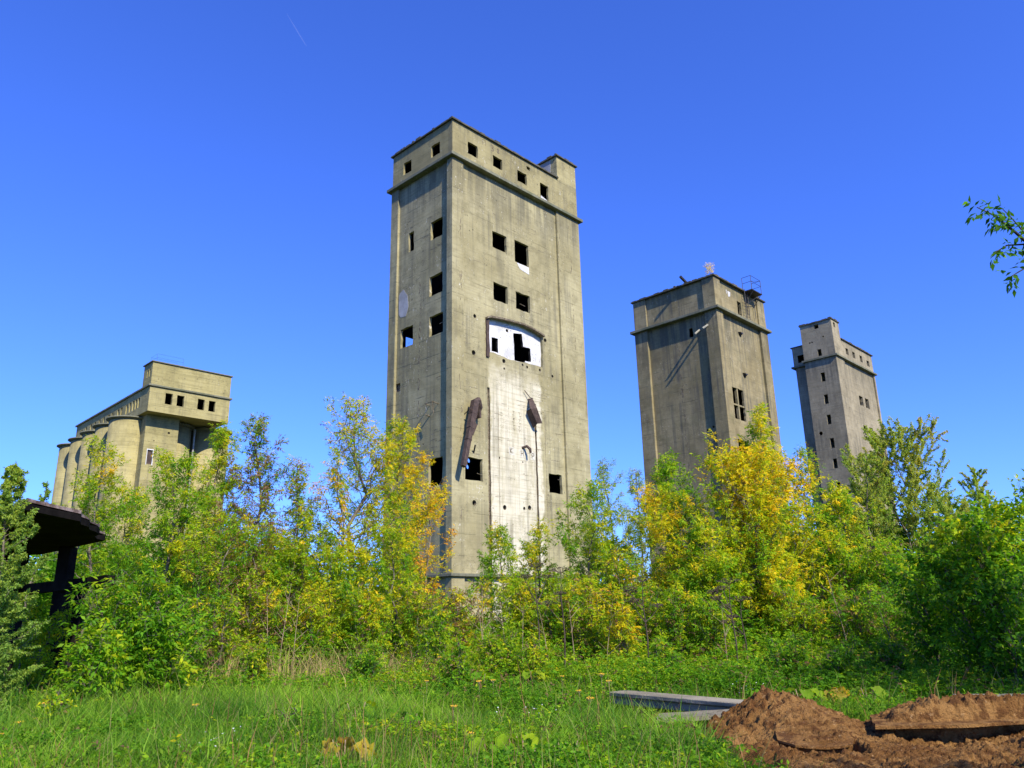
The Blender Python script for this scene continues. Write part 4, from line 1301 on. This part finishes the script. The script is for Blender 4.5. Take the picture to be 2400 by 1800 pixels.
def build_heap(name, label, field, x0, x1, y0, y1, step, amp, seed, nclod):
    nx, ny = int((x1 - x0) / step), int((y1 - y0) / step)
    xs = np.linspace(x0, x1, nx)
    ys = np.linspace(y0, y1, ny)
    X, Y = np.meshgrid(xs, ys)
    h = field(X, Y)
    rg = wave(X, Y, 3.2, seed) * .35 + wave(X, Y, 8, seed + 1) * .35 + wave(X, Y, 21, seed + 2) * .3 + wave(X, Y, 47, seed + 3) * .22
    # clumpy crests: turn part of the noise into sharp little ridges
    rdg = (1 - np.abs(wave(X, Y, 11, seed + 5))) * .5 + (1 - np.abs(wave(X, Y, 26, seed + 6))) * .35
    rs = np.random.RandomState(seed)
    clod = np.zeros_like(h)
    for k in range(nclod):
        cx, cy = rs.uniform(x0, x1), rs.uniform(y0, y1)
        r = .014 + .065 * rs.rand() ** 4
        i0, i1 = np.searchsorted(xs, [cx - 2 * r, cx + 2 * r])
        j0, j1 = np.searchsorted(ys, [cy - 2 * r, cy + 2 * r])
        if i1 <= i0 or j1 <= j0: continue
        u, v = X[j0:j1, i0:i1] - cx, Y[j0:j1, i0:i1] - cy
        a = rs.rand() * 3.14
        p, q = u * np.cos(a) + v * np.sin(a), -u * np.sin(a) + v * np.cos(a)
        d = np.abs(p / r) ** 2.6 + np.abs(q / (r * rs.uniform(.5, 1))) ** 2.6
        clod[j0:j1, i0:i1] = np.maximum(clod[j0:j1, i0:i1], np.clip(1 - d, 0, 1) ** .35 * r * rs.uniform(.4, .9))
    patch = sstep(-.25, .5, wave(X, Y, 1.7, seed + 7))
    edge = sstep(.03, .16, h)
    Z = gz(X, Y) - .02 + h + edge * ((rg * .6 + rdg * .55) * amp * (.35 + .9 * patch) + clod) - .1 * (1 - edge)
    V = np.stack([X, Y, Z], -1).reshape(-1, 3)
    i = np.arange(nx * ny).reshape(ny, nx)
    F = np.stack([i[:-1, :-1], i[:-1, 1:], i[1:, 1:], i[1:, :-1]], -1).reshape(-1, 4)
    keep = (h > .035).ravel()
    F = F[keep[F].all(1)]
    used = np.unique(F)
    mp = -np.ones(len(V), int)
    mp[used] = np.arange(len(used))
    V = V + np.random.RandomState(9).normal(size=V.shape) * np.array([.004, .004, .011])
    o = quad_mesh(name, V[used], mp[F], None, M['soil'], smooth=False)
    tag(o, label, 'earth heap')


build_heap('earth_heap', 'large heap of freshly dug red-brown earth in the lower right corner', heap_height, 1.7, 9.5, 5.4, 12.9, .021, .125, 21, 4200)
build_heap('earth_crumbs', 'little pile of orange earth crumbs between the long beam and the thin slab', crumbs_height, 1.2, 3.6, 11.4, 13.2, .025, .05, 55, 120)


def oriented(name, label, cat, a, b, w, h, mat, extra=None, group=None, bevel=.012, z=None):
    """a long precast piece lying from a to b, w deep and h high"""
    a, b = Vector(a), Vector(b)
    L = (b - a).length
    d = (b - a).normalized()
    root_loc = a
    m = MB()
    m.box((0, 0, 0), (L, w, h))
    if extra: extra(m, L)
    o = m.build(name, mat, None, bevel=bevel)
    rot = d.to_track_quat('X', 'Z').to_euler()
    o.location = root_loc
    o.rotation_euler = rot
    tag(o, label, cat, group)
    return o


def flange(m, L):
    m.box((0, .07, -.13), (L, .36, -.003))


GP = 'precast pieces lying around the earth heap'
oriented('concrete_beam', 'long pale flanged concrete beam lying in the grass left of the earth heap', 'beam', (1.53, 14.15, .31), (3.55, 11.55, .31), .42, .07, M['beam'], flange, GP)


def plate(name, label, pts, z, th, mat, seed, group, rim=None):
    """a flat broken plate: outline in plan, ragged edges"""
    pl = ragged(pts, .025, seed, .18)
    m = MB()
    zs = [z(x, y) for x, y in pl]
    m.prism([(x, y, q - th) for (x, y), q in zip(pl, zs)], [(x, y, q) for (x, y), q in zip(pl, zs)])
    o = m.build(name, mat)
    tag(o, label, 'slab', group)
    return o


plate('concrete_slab', 'thin broken concrete slab in front of the long beam with a dark gap under it', [(1.84, 11.36), (3.1, 11.5), (3.2, 12.05), (2.0, 11.95)], lambda x, y: .27 + .03 * (x - 1.8), .055, M['beam'], 5, GP)
plate('concrete_slab', 'long earth covered slab jutting out on the right of the heap over a dark undercut', [(4.2, 9.98), (5.15, 9.86), (6.2, 10.05), (8.5, 10.3), (8.5, 11.2), (4.6, 11.0)], lambda x, y: .31 + .01 * (x - 4), .035, M['soil'], 6, GP)
plate('buried_plate', 'curved lip of a buried plate jutting out of the middle of the heap', [(2.93, 9.62), (3.05, 9.42), (3.2, 9.33), (3.37, 9.3), (3.55, 9.33), (3.7, 9.42), (3.80, 9.62), (3.6, 10.2), (3.1, 10.2)], lambda x, y:   .20 + .13 * (y - 9.3), .022, M['soil'], 7, GP)
oriented('concrete_beam', 'pale concrete beam end behind the heap at the right edge', 'beam', (6.3, 11.95, .33), (9.5, 11.45, .33), .3, .09, M['beam'], None, GP)


def ruin():
    """roofless loading canopy: thick slab on posts with a cross beam"""
    z1 = 4.05
    a = at(30, 1196, 14.2); ang = math.radians(-4)
    T = empty('ruined_canopy', (0, 0, 0))
    tag(T, 'ruined dark canopy slab on posts at the left edge behind the birch', 'ruin')
    rng = random.Random(3)

    def pt(px, py, z):   # where a sight line reaches a height
        d = ray(px, py)
        t = (z - EYE) / d[2]
        return Vector((d[0] * t, d[1] * t, z))
    zb = 3.4
    near_r = pt(188, 1222, zb); far_r = pt(246, 1267, zb); far_l = pt(96, 1300, zb)
    near_l = pt(60, 1195, zb)
    far_l2 = Vector((far_l.x - 3.5, far_l.y + .6, zb))
    m = MB()
    edge = [near_r]
    for k in range(1, 8):     # broken right-hand edge
        p_ = near_r.lerp(far_r, k / 8)
        edge.append(Vector((p_.x + rng.uniform(-.12, .15), p_.y, zb)))
    loop = [near_l] + [near_l.lerp(near_r, k / 6) + Vector((0, rng.uniform(-.06, .06), 0)) for k in range(1, 6)] + edge + [far_r, far_l, far_l2]
    m.prism([tuple(v) for v in loop], [(v.x, v.y, zb + .10 + rng.uniform(-.02, .03)) for v in loop])
    m.build('slab', M['shadeslab'], T)
    m = MB()
    lp = [(v.x, v.y) for v in loop]
    cx, cy = sum(p_[0] for p_ in lp) / len(lp), sum(p_[1] for p_ in lp) / len(lp)
    lp = [(cx + (x - cx) * .985, cy + (y - cy) * .985) for x, y in lp]
    m.prism([(x, y, zb + .135) for x, y in lp], [(x, y, zb + .17 + rng.uniform(-.02, .03)) for x, y in lp])
    m.build('roof_screed', M['slabtop'], T)
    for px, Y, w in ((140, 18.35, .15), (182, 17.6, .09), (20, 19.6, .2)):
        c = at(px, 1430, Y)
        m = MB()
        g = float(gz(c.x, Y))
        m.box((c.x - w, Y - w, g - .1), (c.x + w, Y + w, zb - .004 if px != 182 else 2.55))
        m.build('post', M['shadeslab'], T, bevel=.02)
    m = MB()
    a_, b_ = pt(50, 1374, 2.6), pt(252, 1350, 2.6)
    up_ = Vector((0, 0, .20)); n_ = Vector((0.05, .22, 0))
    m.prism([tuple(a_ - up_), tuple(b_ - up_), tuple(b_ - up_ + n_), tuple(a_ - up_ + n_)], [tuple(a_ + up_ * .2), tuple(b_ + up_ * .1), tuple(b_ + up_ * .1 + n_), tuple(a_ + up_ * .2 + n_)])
    m.build('cross_beam', M['shadeslab'], T)
    # near black leaning post in front
    b0 = at(14, 1535, 15.0); t0 = at(42, 1440, 15.3)
    m = MB()
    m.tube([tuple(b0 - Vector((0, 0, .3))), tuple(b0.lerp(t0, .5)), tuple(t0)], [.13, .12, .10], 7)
    o = m.build('dark_post', M['shadeslab'])
    tag(o, 'short dark post leaning in the weeds at the left edge', 'post')


ruin()


# ---------------------------------------------------------------- grass, weeds and flowers
def polar(n, r0, r1, half, rng, power=1.0):
    u = rng.rand(n)
    if power == 1.0: r = r0 * (r1 / r0) ** u
    else: r = (r0 ** (1 - power) + u * (r1 ** (1 - power) - r0 ** (1 - power))) ** (1 / (1 - power))
    a = rng.uniform(-half, half, n)
    return r * np.sin(a), r * np.cos(a), r


def dry_zone(x, y):
    """strength of the tall dry grass in front of the left trees"""
    return np.exp(-((x + 4.6) / 3.0) ** 2 - ((y - 19.0) / 1.5) ** 2)


def meadow(x, y):
    return np.exp(-((x + 4.2) / 3.2) ** 2 - ((y - 14.8) / 2.6) ** 2)


def blades(name, n, seed, r0, r1, hfun, cfun, wbase, mat, bend=.5, kind='stuff', power=1.15, keep=None, half=math.radians(41)):
    rng = np.random.RandomState(seed)
    x, y, r = polar(n, r0, r1, half, rng, power)
    ok = ~bare(x, y)
    if keep is not None: ok &= keep(x, y, rng)
    x, y, r = x[ok], y[ok], r[ok]
    n = len(x)
    z = gz(x, y)
    h = hfun(x, y, rng)
    a = rng.rand(n) * 6.283
    la = wave(x, y, 1.6, 31) * 2.5 + rng.normal(size=n) * 1.8
    lean = np.stack([np.cos(la), np.sin(la), np.zeros(n)], -1) * (h * bend * rng.uniform(.15, 1.1, n))[:, None]
    wv = np.stack([np.cos(a), np.sin(a), np.zeros(n)], -1) * ((wbase + .00055 * r) * rng.uniform(.6, 1.3, n))[:, None]
    B = np.stack([x, y, z - .02], -1)
    up = np.array([0, 0, 1.0])
    m1 = B + up * (h * .55)[:, None] + lean * .3
    tp = B + up * h[:, None] * (1 - .18 * bend) + lean
    V = np.stack([B - wv * .5, B + wv * .5, m1 + wv * .42, m1 - wv * .42, tp + wv * .06, tp - wv * .06], 1).reshape(-1, 3)
    i = np.arange(n)[:, None] * 6
    F = np.stack([np.concatenate([i, i + 1, i + 2, i + 3], 1), np.concatenate([i + 3, i + 2, i + 4, i + 5], 1)], 1).reshape(-1, 4)
    c = np.repeat(cfun(x, y, rng), 2, axis=0)
    o = quad_mesh(name, V, F, c, mat)
    tag(o, kind=kind)
    return o


def grass_h(x, y, rng):
    base = .36 + .13 * wave(x, y, .55, 41) + .07 * wave(x, y, 2.3, 44) + .16 * meadow(x, y)
    return np.clip(base, .12, .7) * rng.uniform(.45, 1.3, len(x)) * np.where(rng.rand(len(x)) < .05, 1.5, 1)


def grass_c(x, y, rng):
    t = .42 + .45 * wave(x, y, .8, 42) + .3 * wave(x, y, 3.1, 45) + rng.normal(size=len(x)) * .34 + meadow(x, y) * .8
    t = np.clip(t, 0, 1.4)[:, None]
    c = np.array([.050, .165, .014]) * (1 - t) + np.array([.25, .42, .032]) * t
    dryb = rng.rand(len(x)) < .05 + .12 * dry_zone(x, y)
    c[dryb] = np.array([.30, .24, .10])
    return np.clip(c * rng.uniform(.75, 1.25, (len(x), 1)), .005, .6)


blades('grass', 300000, 1, 6.2, 30, grass_h, grass_c, .0052, M['grass'], .75)


def dg_c(x, y, rng):
    c = np.array([.44, .31, .14]) * rng.uniform(.55, 1.2, (len(x), 1))
    g = rng.rand(len(x)) < .45
    c[g] = np.array([.24, .30, .04]) * rng.uniform(.7, 1.2, (g.sum(), 1))
    return c


blades('dry_grass', 46000, 2, 13, 24, lambda x, y, r: (.62 + .25 * dry_zone(x, y) + .18 * wave(x, y, 1.9, 46)) * r.uniform(.35, 1.3, len(x)), dg_c, .0045, M['dead'], .6,
       keep=lambda x, y, r: r.rand(len(x)) < 1.1 * dry_zone(x, y) ** 1.3)


def weed_mass(name, n, seed, r0, r1, dens, hfun, L, wid, tfun, pairs=1, cool=False, droop=.25, half=math.radians(41), dry=0.0, power=1.1, flat=.7):
    """loose leafy ground cover"""
    rng = np.random.RandomState(seed)
    x, y, r = polar(n, r0, r1, half, rng, power)
    ok = (~bare(x, y)) & (rng.rand(n) < dens(x, y))
    x, y, r = x[ok], y[ok], r[ok]
    n = len(x)
    hh = hfun(x, y)
    z = gz(x, y) + hh * np.sqrt(rng.rand(n)) * rng.uniform(.7, 1.1, n)
    P = np.stack([x, y, z], -1) + rng.normal(size=(n, 3)) * .04
    D = rng.normal(size=(n, 3))
    D[:, 2] = np.abs(D[:, 2]) * .35
    Ls = L * rng.uniform(.55, 1.35, n)
    if pairs:
        V, idx = compound(P, norm(D), L, wid, rng, droop, pairs)
    else:
        V, idx = leaf_quads(P, D, Ls, Ls * wid / L, rng, droop, flat), np.arange(n)
    t = tfun(x, y) + rng.normal(size=n) * .09
    col = ramp(t[idx], cool) * rng.uniform(.7, 1.25, (len(idx), 1))
    if dry:
        dl = (rng.rand(n) < dry)[idx]
        col[dl] = np.array([.24, .15, .08]) * rng.uniform(.5, 1.3, (dl.sum(), 1))
    o = quad_mesh(name, V, np.arange(len(V)).reshape(-1, 4), col, M['leaf'])
    tag(o, kind='stuff')


# low broad leaved plants in the lawn
weed_mass('ground_cover', 210000, 5, 6.3, 20, lambda x, y: np.clip(.34 + .65 * wave(x, y, 1.3, 51) - .9 * meadow(x, y) + .3 * sstep(0, -5, x), 0, 1),
          lambda x, y: np.clip(.30 + .16 * wave(x, y, 1.7, 52), .1, .6), .050, .028, lambda x, y: .30 + .10 * wave(x, y, 1.7, 53), 1)
# thin seeded stalks sticking out of the lawn
def stalk_c(x, y, rng):
    c = np.array([.20, .20, .06]) * rng.uniform(.6, 1.3, (len(x), 1))
    b = rng.rand(len(x)) < .45
    c[b] = np.array([.26, .13, .06]) * rng.uniform(.5, 1.3, (b.sum(), 1))
    return c


blades('seed_stalks', 5200, 4, 6.8, 24, lambda x, y, r: r.uniform(.4, .85, len(x)), stalk_c, .004, M['dead'], .4, keep=lambda x, y, r: r.rand(len(x)) < .55 + .5 * wave(x, y, 1.1, 47))
# tall weeds at the foot of the trees
weed_mass('undergrowth', 120000, 6, 16.5, 27, lambda x, y: np.clip(.45 + .5 * wave(x, y, .9, 61), 0, 1) * sstep(15.5, 19, y + .10 * np.abs(x)) * (1 - .9 * np.clip(dry_zone(x, y), 0, 1)),
          lambda x, y: .35 + .9 * sstep(17, 22, y), .085, .034, lambda x, y: .36 + .10 * wave(x, y, .8, 62) - .1 * sstep(4, 12, x), 2, dry=.10)
weed_mass('undergrowth', 60000, 7, 10.5, 18, lambda x, y: np.clip(.2 + .6 * wave(x, y, 1.0, 63), 0, 1) * sstep(.0, 3, x - 2 + (y - 12) * .0) * sstep(12.2, 14.5, y),
          lambda x, y: .30 + .45 * sstep(12.5, 17, y), .075, .034, lambda x, y: .24 + .10 * wave(x, y, .8, 64), 2, dry=.10)
weed_mass('rough_weeds', 120000, 9, 7.5, 19, lambda x, y: np.clip(-.12 + .95 * wave(x, y, 1.25, 65), 0, 1) * sstep(7.5, 11, y) * (1 - .85 * np.clip(meadow(x, y), 0, 1)),
          lambda x, y: .36 + .36 * sstep(12, 17.5, y), .062, .030, lambda x, y: .29 + .12 * wave(x, y, .9, 66), 2, dry=.05)
# distant scrub behind everything
weed_mass('distant_woods', 170000, 8, 34, 60, lambda x, y: np.clip(.75 + .3 * wave(x, y, .15, 71), 0, 1) * (1 - sstep(-11, -9, x) * sstep(9, 7, x) * sstep(50, 48, y)), lambda x, y: 3.6 + 1.2 * wave(x, y, .22, 72), .26, .12, lambda x, y: .36 + .12 * wave(x, y, .3, 73), 1, power=.6, droop=.4, flat=.3)


def burdock(px, py, Y, n, size, t0, label, seed, wilt=0.0):
    rng = np.random.RandomState(seed)
    c = at(px, py, Y)
    g = float(gz(c.x, Y))
    root = empty('burdock_plant', (c.x, Y, g))
    tag(root, label, 'plant', 'burdock plants in the grass')
    for k in range(n):
        a = 6.283 * k / n + rng.rand() * .8
        d = np.array([math.cos(a), math.sin(a), 0])
        st = d * .1 * size + np.array([0, 0, .05])
        top = d * size * rng.uniform(.5, .9) + np.array([0, 0, .28 + size * rng.uniform(.2, .7)])
        L = size * rng.uniform(.8, 1.25)
        dirv = norm(d * 1.0 + np.array([0, 0, -.25 - .9 * wilt * rng.rand()]))
        side = norm(np.cross(dirv, np.array([0, 0, 1.0])))
        nrm = np.cross(side, dirv)
        rows, cols = 8, 5
        V = []
        for i in range(rows):
            s = i / (rows - 1)
            w = L * .46 * (math.sin(math.pi * min(1, s * .86 + .12)) ** .7) * (1 if i < rows - 1 else .05)
            for j in range(cols):
                q = (j - 2) / 2
                V.append(top + dirv * L * s - nrm * (.35 * L * s * s) + side * w * q * (1 - .08 * abs(q)) + nrm * (w * .28 * abs(q) + .018 * math.sin(i * 2.1 + j * 1.7) + wilt * .03 * rng.normal()))
        V = np.array(V)
        ii = np.arange(rows * cols).reshape(rows, cols)
        F = np.stack([ii[:-1, :-1], ii[:-1, 1:], ii[1:, 1:], ii[1:, :-1]], -1).reshape(-1, 4)
        col = np.tile(ramp(np.array([t0 + rng.normal() * .05])), (len(F), 1))
        if wilt:
            col = col * (1 - wilt) + np.array([.28, .15, .05]) * wilt * rng.uniform(.5, 1.4, (len(F), 1))
        quad_mesh('leaf', V, F, col * rng.uniform(.9, 1.1, (len(F), 1)), M['leaf'], root, smooth=True)
        m = MB()
        m.tube([tuple(st * 0), tuple((st + top) / 2), tuple(top)], [.012, .01, .007], 5)
        m.build('stem', M['stalk'], root)


BD = [(1216, 1745, 9.6, 5, .24, .40, 'burdock with one large upright pale leaf in the front grass', 1, 0), (1148, 1760, 9.5, 5, .2, .36, 'smaller burdock left of the pale leaved one', 2, 0),
      (1225, 1792, 8.9, 6, .2, .30, 'flat burdock at the lower edge near the middle', 3, 0), (838, 1640, 12.6, 5, .2, .42, 'light yellow-green burdock on the left of the lawn', 4, 0),
      (806, 1780, 9.2, 6, .2, .66, 'wilted burdock with yellow and brown hanging leaves', 5, .5), (182, 1625, 12.0, 5, .26, .34, 'broad burdock left of the big bright bush foot', 6, 0),
      (410, 1660, 11.6, 5, .17, .42, 'small pale burdock below the big bright bush', 7, 0), (1330, 1790, 9.0, 6, .18, .28, 'dark green burdock near the heap edge', 8, 0),
      (1873, 1580, 13.8, 6, .28, .34, 'large burdock behind the earth heap', 9, .1), (1945, 1574, 13.9, 7, .26, .6, 'brown wilted burdock behind the earth heap', 10, .65),
      (1800, 1592, 13.2, 6, .24, .30, 'green burdock just behind the heap top', 11, 0), (2030, 1590, 13.4, 6, .22, .38, 'burdock with mixed leaves right of the wilted one', 12, .2),
      (965, 1660, 11.9, 6, .15, .30, 'low burdock rosette in the middle of the lawn', 13, 0), (90, 1700, 10.6, 6, .2, .36, 'burdock in the lower left corner', 14, 0),
      (1130, 1560, 17.0, 6, .26, .32, 'burdock below the yellow-green bushes', 15, 0), (1240, 1565, 17.0, 6, .26, .42, 'yellowish burdock below the brownish bush', 16, .1)]
for b in BD: burdock(*b)


def flower_root(px, py, Y):
    r = random.Random(int(px * 7 + py))
    c = at(px, py, Y)
    return c, float(gz(c.x, Y))


def tansy():
    first = None
    spots = [(1000, 1595, 14.2), (1123, 1596, 14.2), (1156, 1593, 14.3), (1317, 1584, 14.6), (1409, 1579, 14.5), (1427, 1595, 13.8), (1358, 1618, 13), (1383, 1635, 12.4), (1063, 1654, 12), (1103, 1717, 10.2),
             (8, 1719, 10.2), (47, 1692, 10.9), (27, 1753, 9.6), (280, 1760, 9.6), (105, 1647, 12), (459, 1651, 12), (2010, 1535, 16), (2040, 1528, 16), (1030, 1540, 16.5)]
    for k, (px, py, Y) in enumerate(spots):
        c, g = flower_root(px, py, Y)
        if first is None:
            root = empty('tansy_flower')
            tag(root, 'yellow tansy flower head on a thin stem in the grass', 'flower', 'yellow flowers scattered in the grass')
            rng = random.Random(2)
            m = MB()
            m.tube([(0, 0, -.8), (.01, 0, -.3), (0, 0, 0)], [.006, .005, .004], 4)
            for j in range(9): m.tube([(0, 0, -.08), (rng.uniform(-.07, .07), rng.uniform(-.07, .07), -.005)], .003, 3)
            m.build('stem', M['stalk'], root)
            V, F = [], []
            m = MB()
            for j in range(30):
                a, d = rng.uniform(0, 6.283), .075 * math.sqrt(rng.random())
                x, y, z = d * math.cos(a), d * math.sin(a), rng.uniform(-.012, .016) - d * .15
                n = 6
                lo = [(x + .011 * math.cos(6.283 * q / n), y + .011 * math.sin(6.283 * q / n), z) for q in range(n)]
                hi = [(x + .008 * math.cos(6.283 * q / n), y + .008 * math.sin(6.283 * q / n), z + .009) for q in range(n)]
                m.prism(lo, hi)
            m.build('flower_head', M['yellow'], root)
            first = root
        else:
            root = first.copy()
            COL.objects.link(root)
            for ch in first.children:
                q = ch.copy()
                COL.objects.link(q)
                q.parent = root
        root.location = (c.x, Y, c.z)
        root.rotation_euler = (0, 0, k * 1.3)
        s = .5 + .3 * ((k * 37) % 10) / 10
        root.scale = (s, s, s)


M['yellow'] = mottled('tansy yellow', (.55, .33, .02), (.70, .42, .03), 20, .7, .2)
M['whitepetal'] = mottled('white petals', (.72, .72, .68), (.8, .8, .78), 20, .7, .1)
tansy()


def daisies(px, py, Y, n, spread, label, seed):
    c, g = flower_root(px, py, Y)
    rng = random.Random(seed)
    root = empty('daisy_clump', (c.x, Y, g))
    tag(root, label, 'flowers')
    m, f = MB(), MB()
    for k in range(n):
        x, y, h = rng.gauss(0, spread), rng.gauss(0, spread), rng.uniform(.2, .42)
        m.tube([(x * .7, y * .7, 0), (x, y, h)], .003, 3)
        q = 8
        f.prism([(x + .011 * math.cos(6.283 * i / q), y + .011 * math.sin(6.283 * i / q), h) for i in range(q)], [(x + .008 * math.cos(6.283 * i / q), y + .008 * math.sin(6.283 * i / q), h + .008) for i in range(q)])
    m.build('tuft', M['stalk'], root)
    f.build('blossom', M['whitepetal'], root)


daisies(492, 1740, 9.9, 26, .16, 'clump of small white flowers in the lower left lawn', 1)
daisies(440, 1775, 9.2, 9, .12, 'few white flowers over a dark hollow at the lower edge', 2)
daisies(1235, 1630, 12.5, 14, .28, 'pinkish white flowers spread in the middle lawn', 3)
daisies(1735, 1565, 15.0, 14, .2, 'white flowers below the dead hogweed', 4)


def hogweed(dx, Y, dtop, label, seed, size=.27):
    rng = random.Random(seed)
    c = at(dx * K, dtop * K, Y)
    g = float(gz(c.x, Y))
    H = c.z - g
    root = empty('dead_hogweed', (c.x, Y, g))
    tag(root, label, 'dead plant', 'dead hogweed stalks between the bushes')
    m = MB()
    m.tube([(0, 0, -.1), (.03, 0, H * .45), (-.02, .02, H * .8), (0, 0, H)], [.02, .016, .011, .007], 6)
    arms = [((0, 0, H), size)]
    for k in range(rng.randint(2, 4)):
        z0 = H * rng.uniform(.55, .8)
        a = rng.uniform(0, 6.283)
        e = (math.cos(a) * size * 1.3, math.sin(a) * size * 1.3, z0 + H * rng.uniform(.12, .22))
        m.tube([(0, 0, z0), (e[0] * .5, e[1] * .5, z0 + (e[2] - z0) * .4), e], [.013, .01, .007], 5)
        arms.append((e, size * rng.uniform(.5, .8)))
    m.build('stalk', M['deadstalk'], root)
    for (p, s) in arms:
        u = MB()
        for k in range(20):
            a, d = rng.uniform(0, 6.283), s * math.sqrt(rng.random())
            e = (p[0] + d * math.cos(a), p[1] + d * math.sin(a), p[2] + s * .42 - d * d / s * .25)
            u.tube([p, ((p[0] + e[0]) / 2, (p[1] + e[1]) / 2, p[2] + s * .16), e], .004, 3)
            for q in range(6):
                a2 = rng.uniform(0, 6.283)
                u.tube([e, (e[0] + .035 * math.cos(a2), e[1] + .035 * math.sin(a2), e[2] + .03)], [.002, .004], 3)
        u.build('umbel', M['deadstalk'], root)


for k, (dx, Y, top, lab) in enumerate([(1158, 18.6, 1228, 'dead hogweed with a single dark umbel in front of the tower middle'), (1212, 18.4, 1238, 'tall dead hogweed beside the single umbel one'),
                                       (1388, 18.2, 1258, 'dead hogweed under the brownish yellow thicket'), (1575, 17.6, 1262, 'thickest dead hogweed, branching under the golden crown'),
                                       (1600, 18.8, 1300, 'short dead hogweed right of the thickest one')]):
    hogweed(dx, Y, top, lab, k + 3)


def dead_stems():
    """bare pale and reddish saplings between the bushes"""
    rng = random.Random(8)
    for k, (dx, Y, top, base_) in enumerate([(1048, 19.5, 1290, 1380), (1042, 19.6, 1275, 1380), (1095, 19.5, 1300, 1400), (1125, 19, 1310, 1400), (1238, 18.8, 1300, 1390), (1186, 19.2, 1310, 1400), (590, 19.5, 1280, 1400), (612, 19.8, 1260, 1400),
                                             (640, 19.5, 1290, 1400), (1815, 19.5, 1240, 1360), (1300, 19.2, 1300, 1400), (1560, 18.6, 1310, 1400)]):
        c = at(dx * K, top * K, Y)
        g = float(gz(c.x, Y))
        root = empty('bare_stem', (c.x, Y, g))
        tag(root, 'bare thin stem standing between the bushes', 'stem', 'bare stems between the bushes')
        m = MB()
        H = c.z - g
        lx = rng.uniform(-.35, .35)
        m.tube([(0, 0, -.05), (lx * .3, 0, H * .4), (lx, .05, H)], [.011, .009, .004], 5)
        m.build('stalk', M['stalk'], root)
        m = MB()
        for q in range(5):
            z = H * rng.uniform(.3, .95)
            a = rng.uniform(0, 6.283)
            x0 = lx * z / H
            m.tube([(x0, 0, z), (x0 + .3 * math.cos(a), .3 * math.sin(a), z + .25)], [.006, .003], 4)
        m.build('twig', M['stalk'], root)


dead_stems()


# ---------------------------------------------------------------- vapour trail high in the sky
def contrail():
    a, b = at(718, 108, 2600), at(672, 32, 2750)
    t = NT('vapour trail')
    tr = t.n.new('ShaderNodeBsdfTransparent')
    df = t.n.new('ShaderNodeBsdfDiffuse')
    df.inputs[0].default_value = (.85, .85, .85, 1)
    mx = t.n.new('ShaderNodeMixShader')
    mx.inputs[0].default_value = .022
    t.l.new(tr.outputs[0], mx.inputs[1])
    t.l.new(df.outputs[0], mx.inputs[2])
    t.l.new(mx.outputs[0], t.out.inputs[0])
    m = MB()
    m.tube([tuple(a), tuple(a.lerp(b, .15)), tuple(a.lerp(b, .5)), tuple(b)], [1.2, 2.2, 2.6, .8], 8)
    o = m.build('contrail', t.mat, smooth=True)
    tag(o, 'faint short vapour trail in the blue sky at the upper left', 'contrail')


contrail()
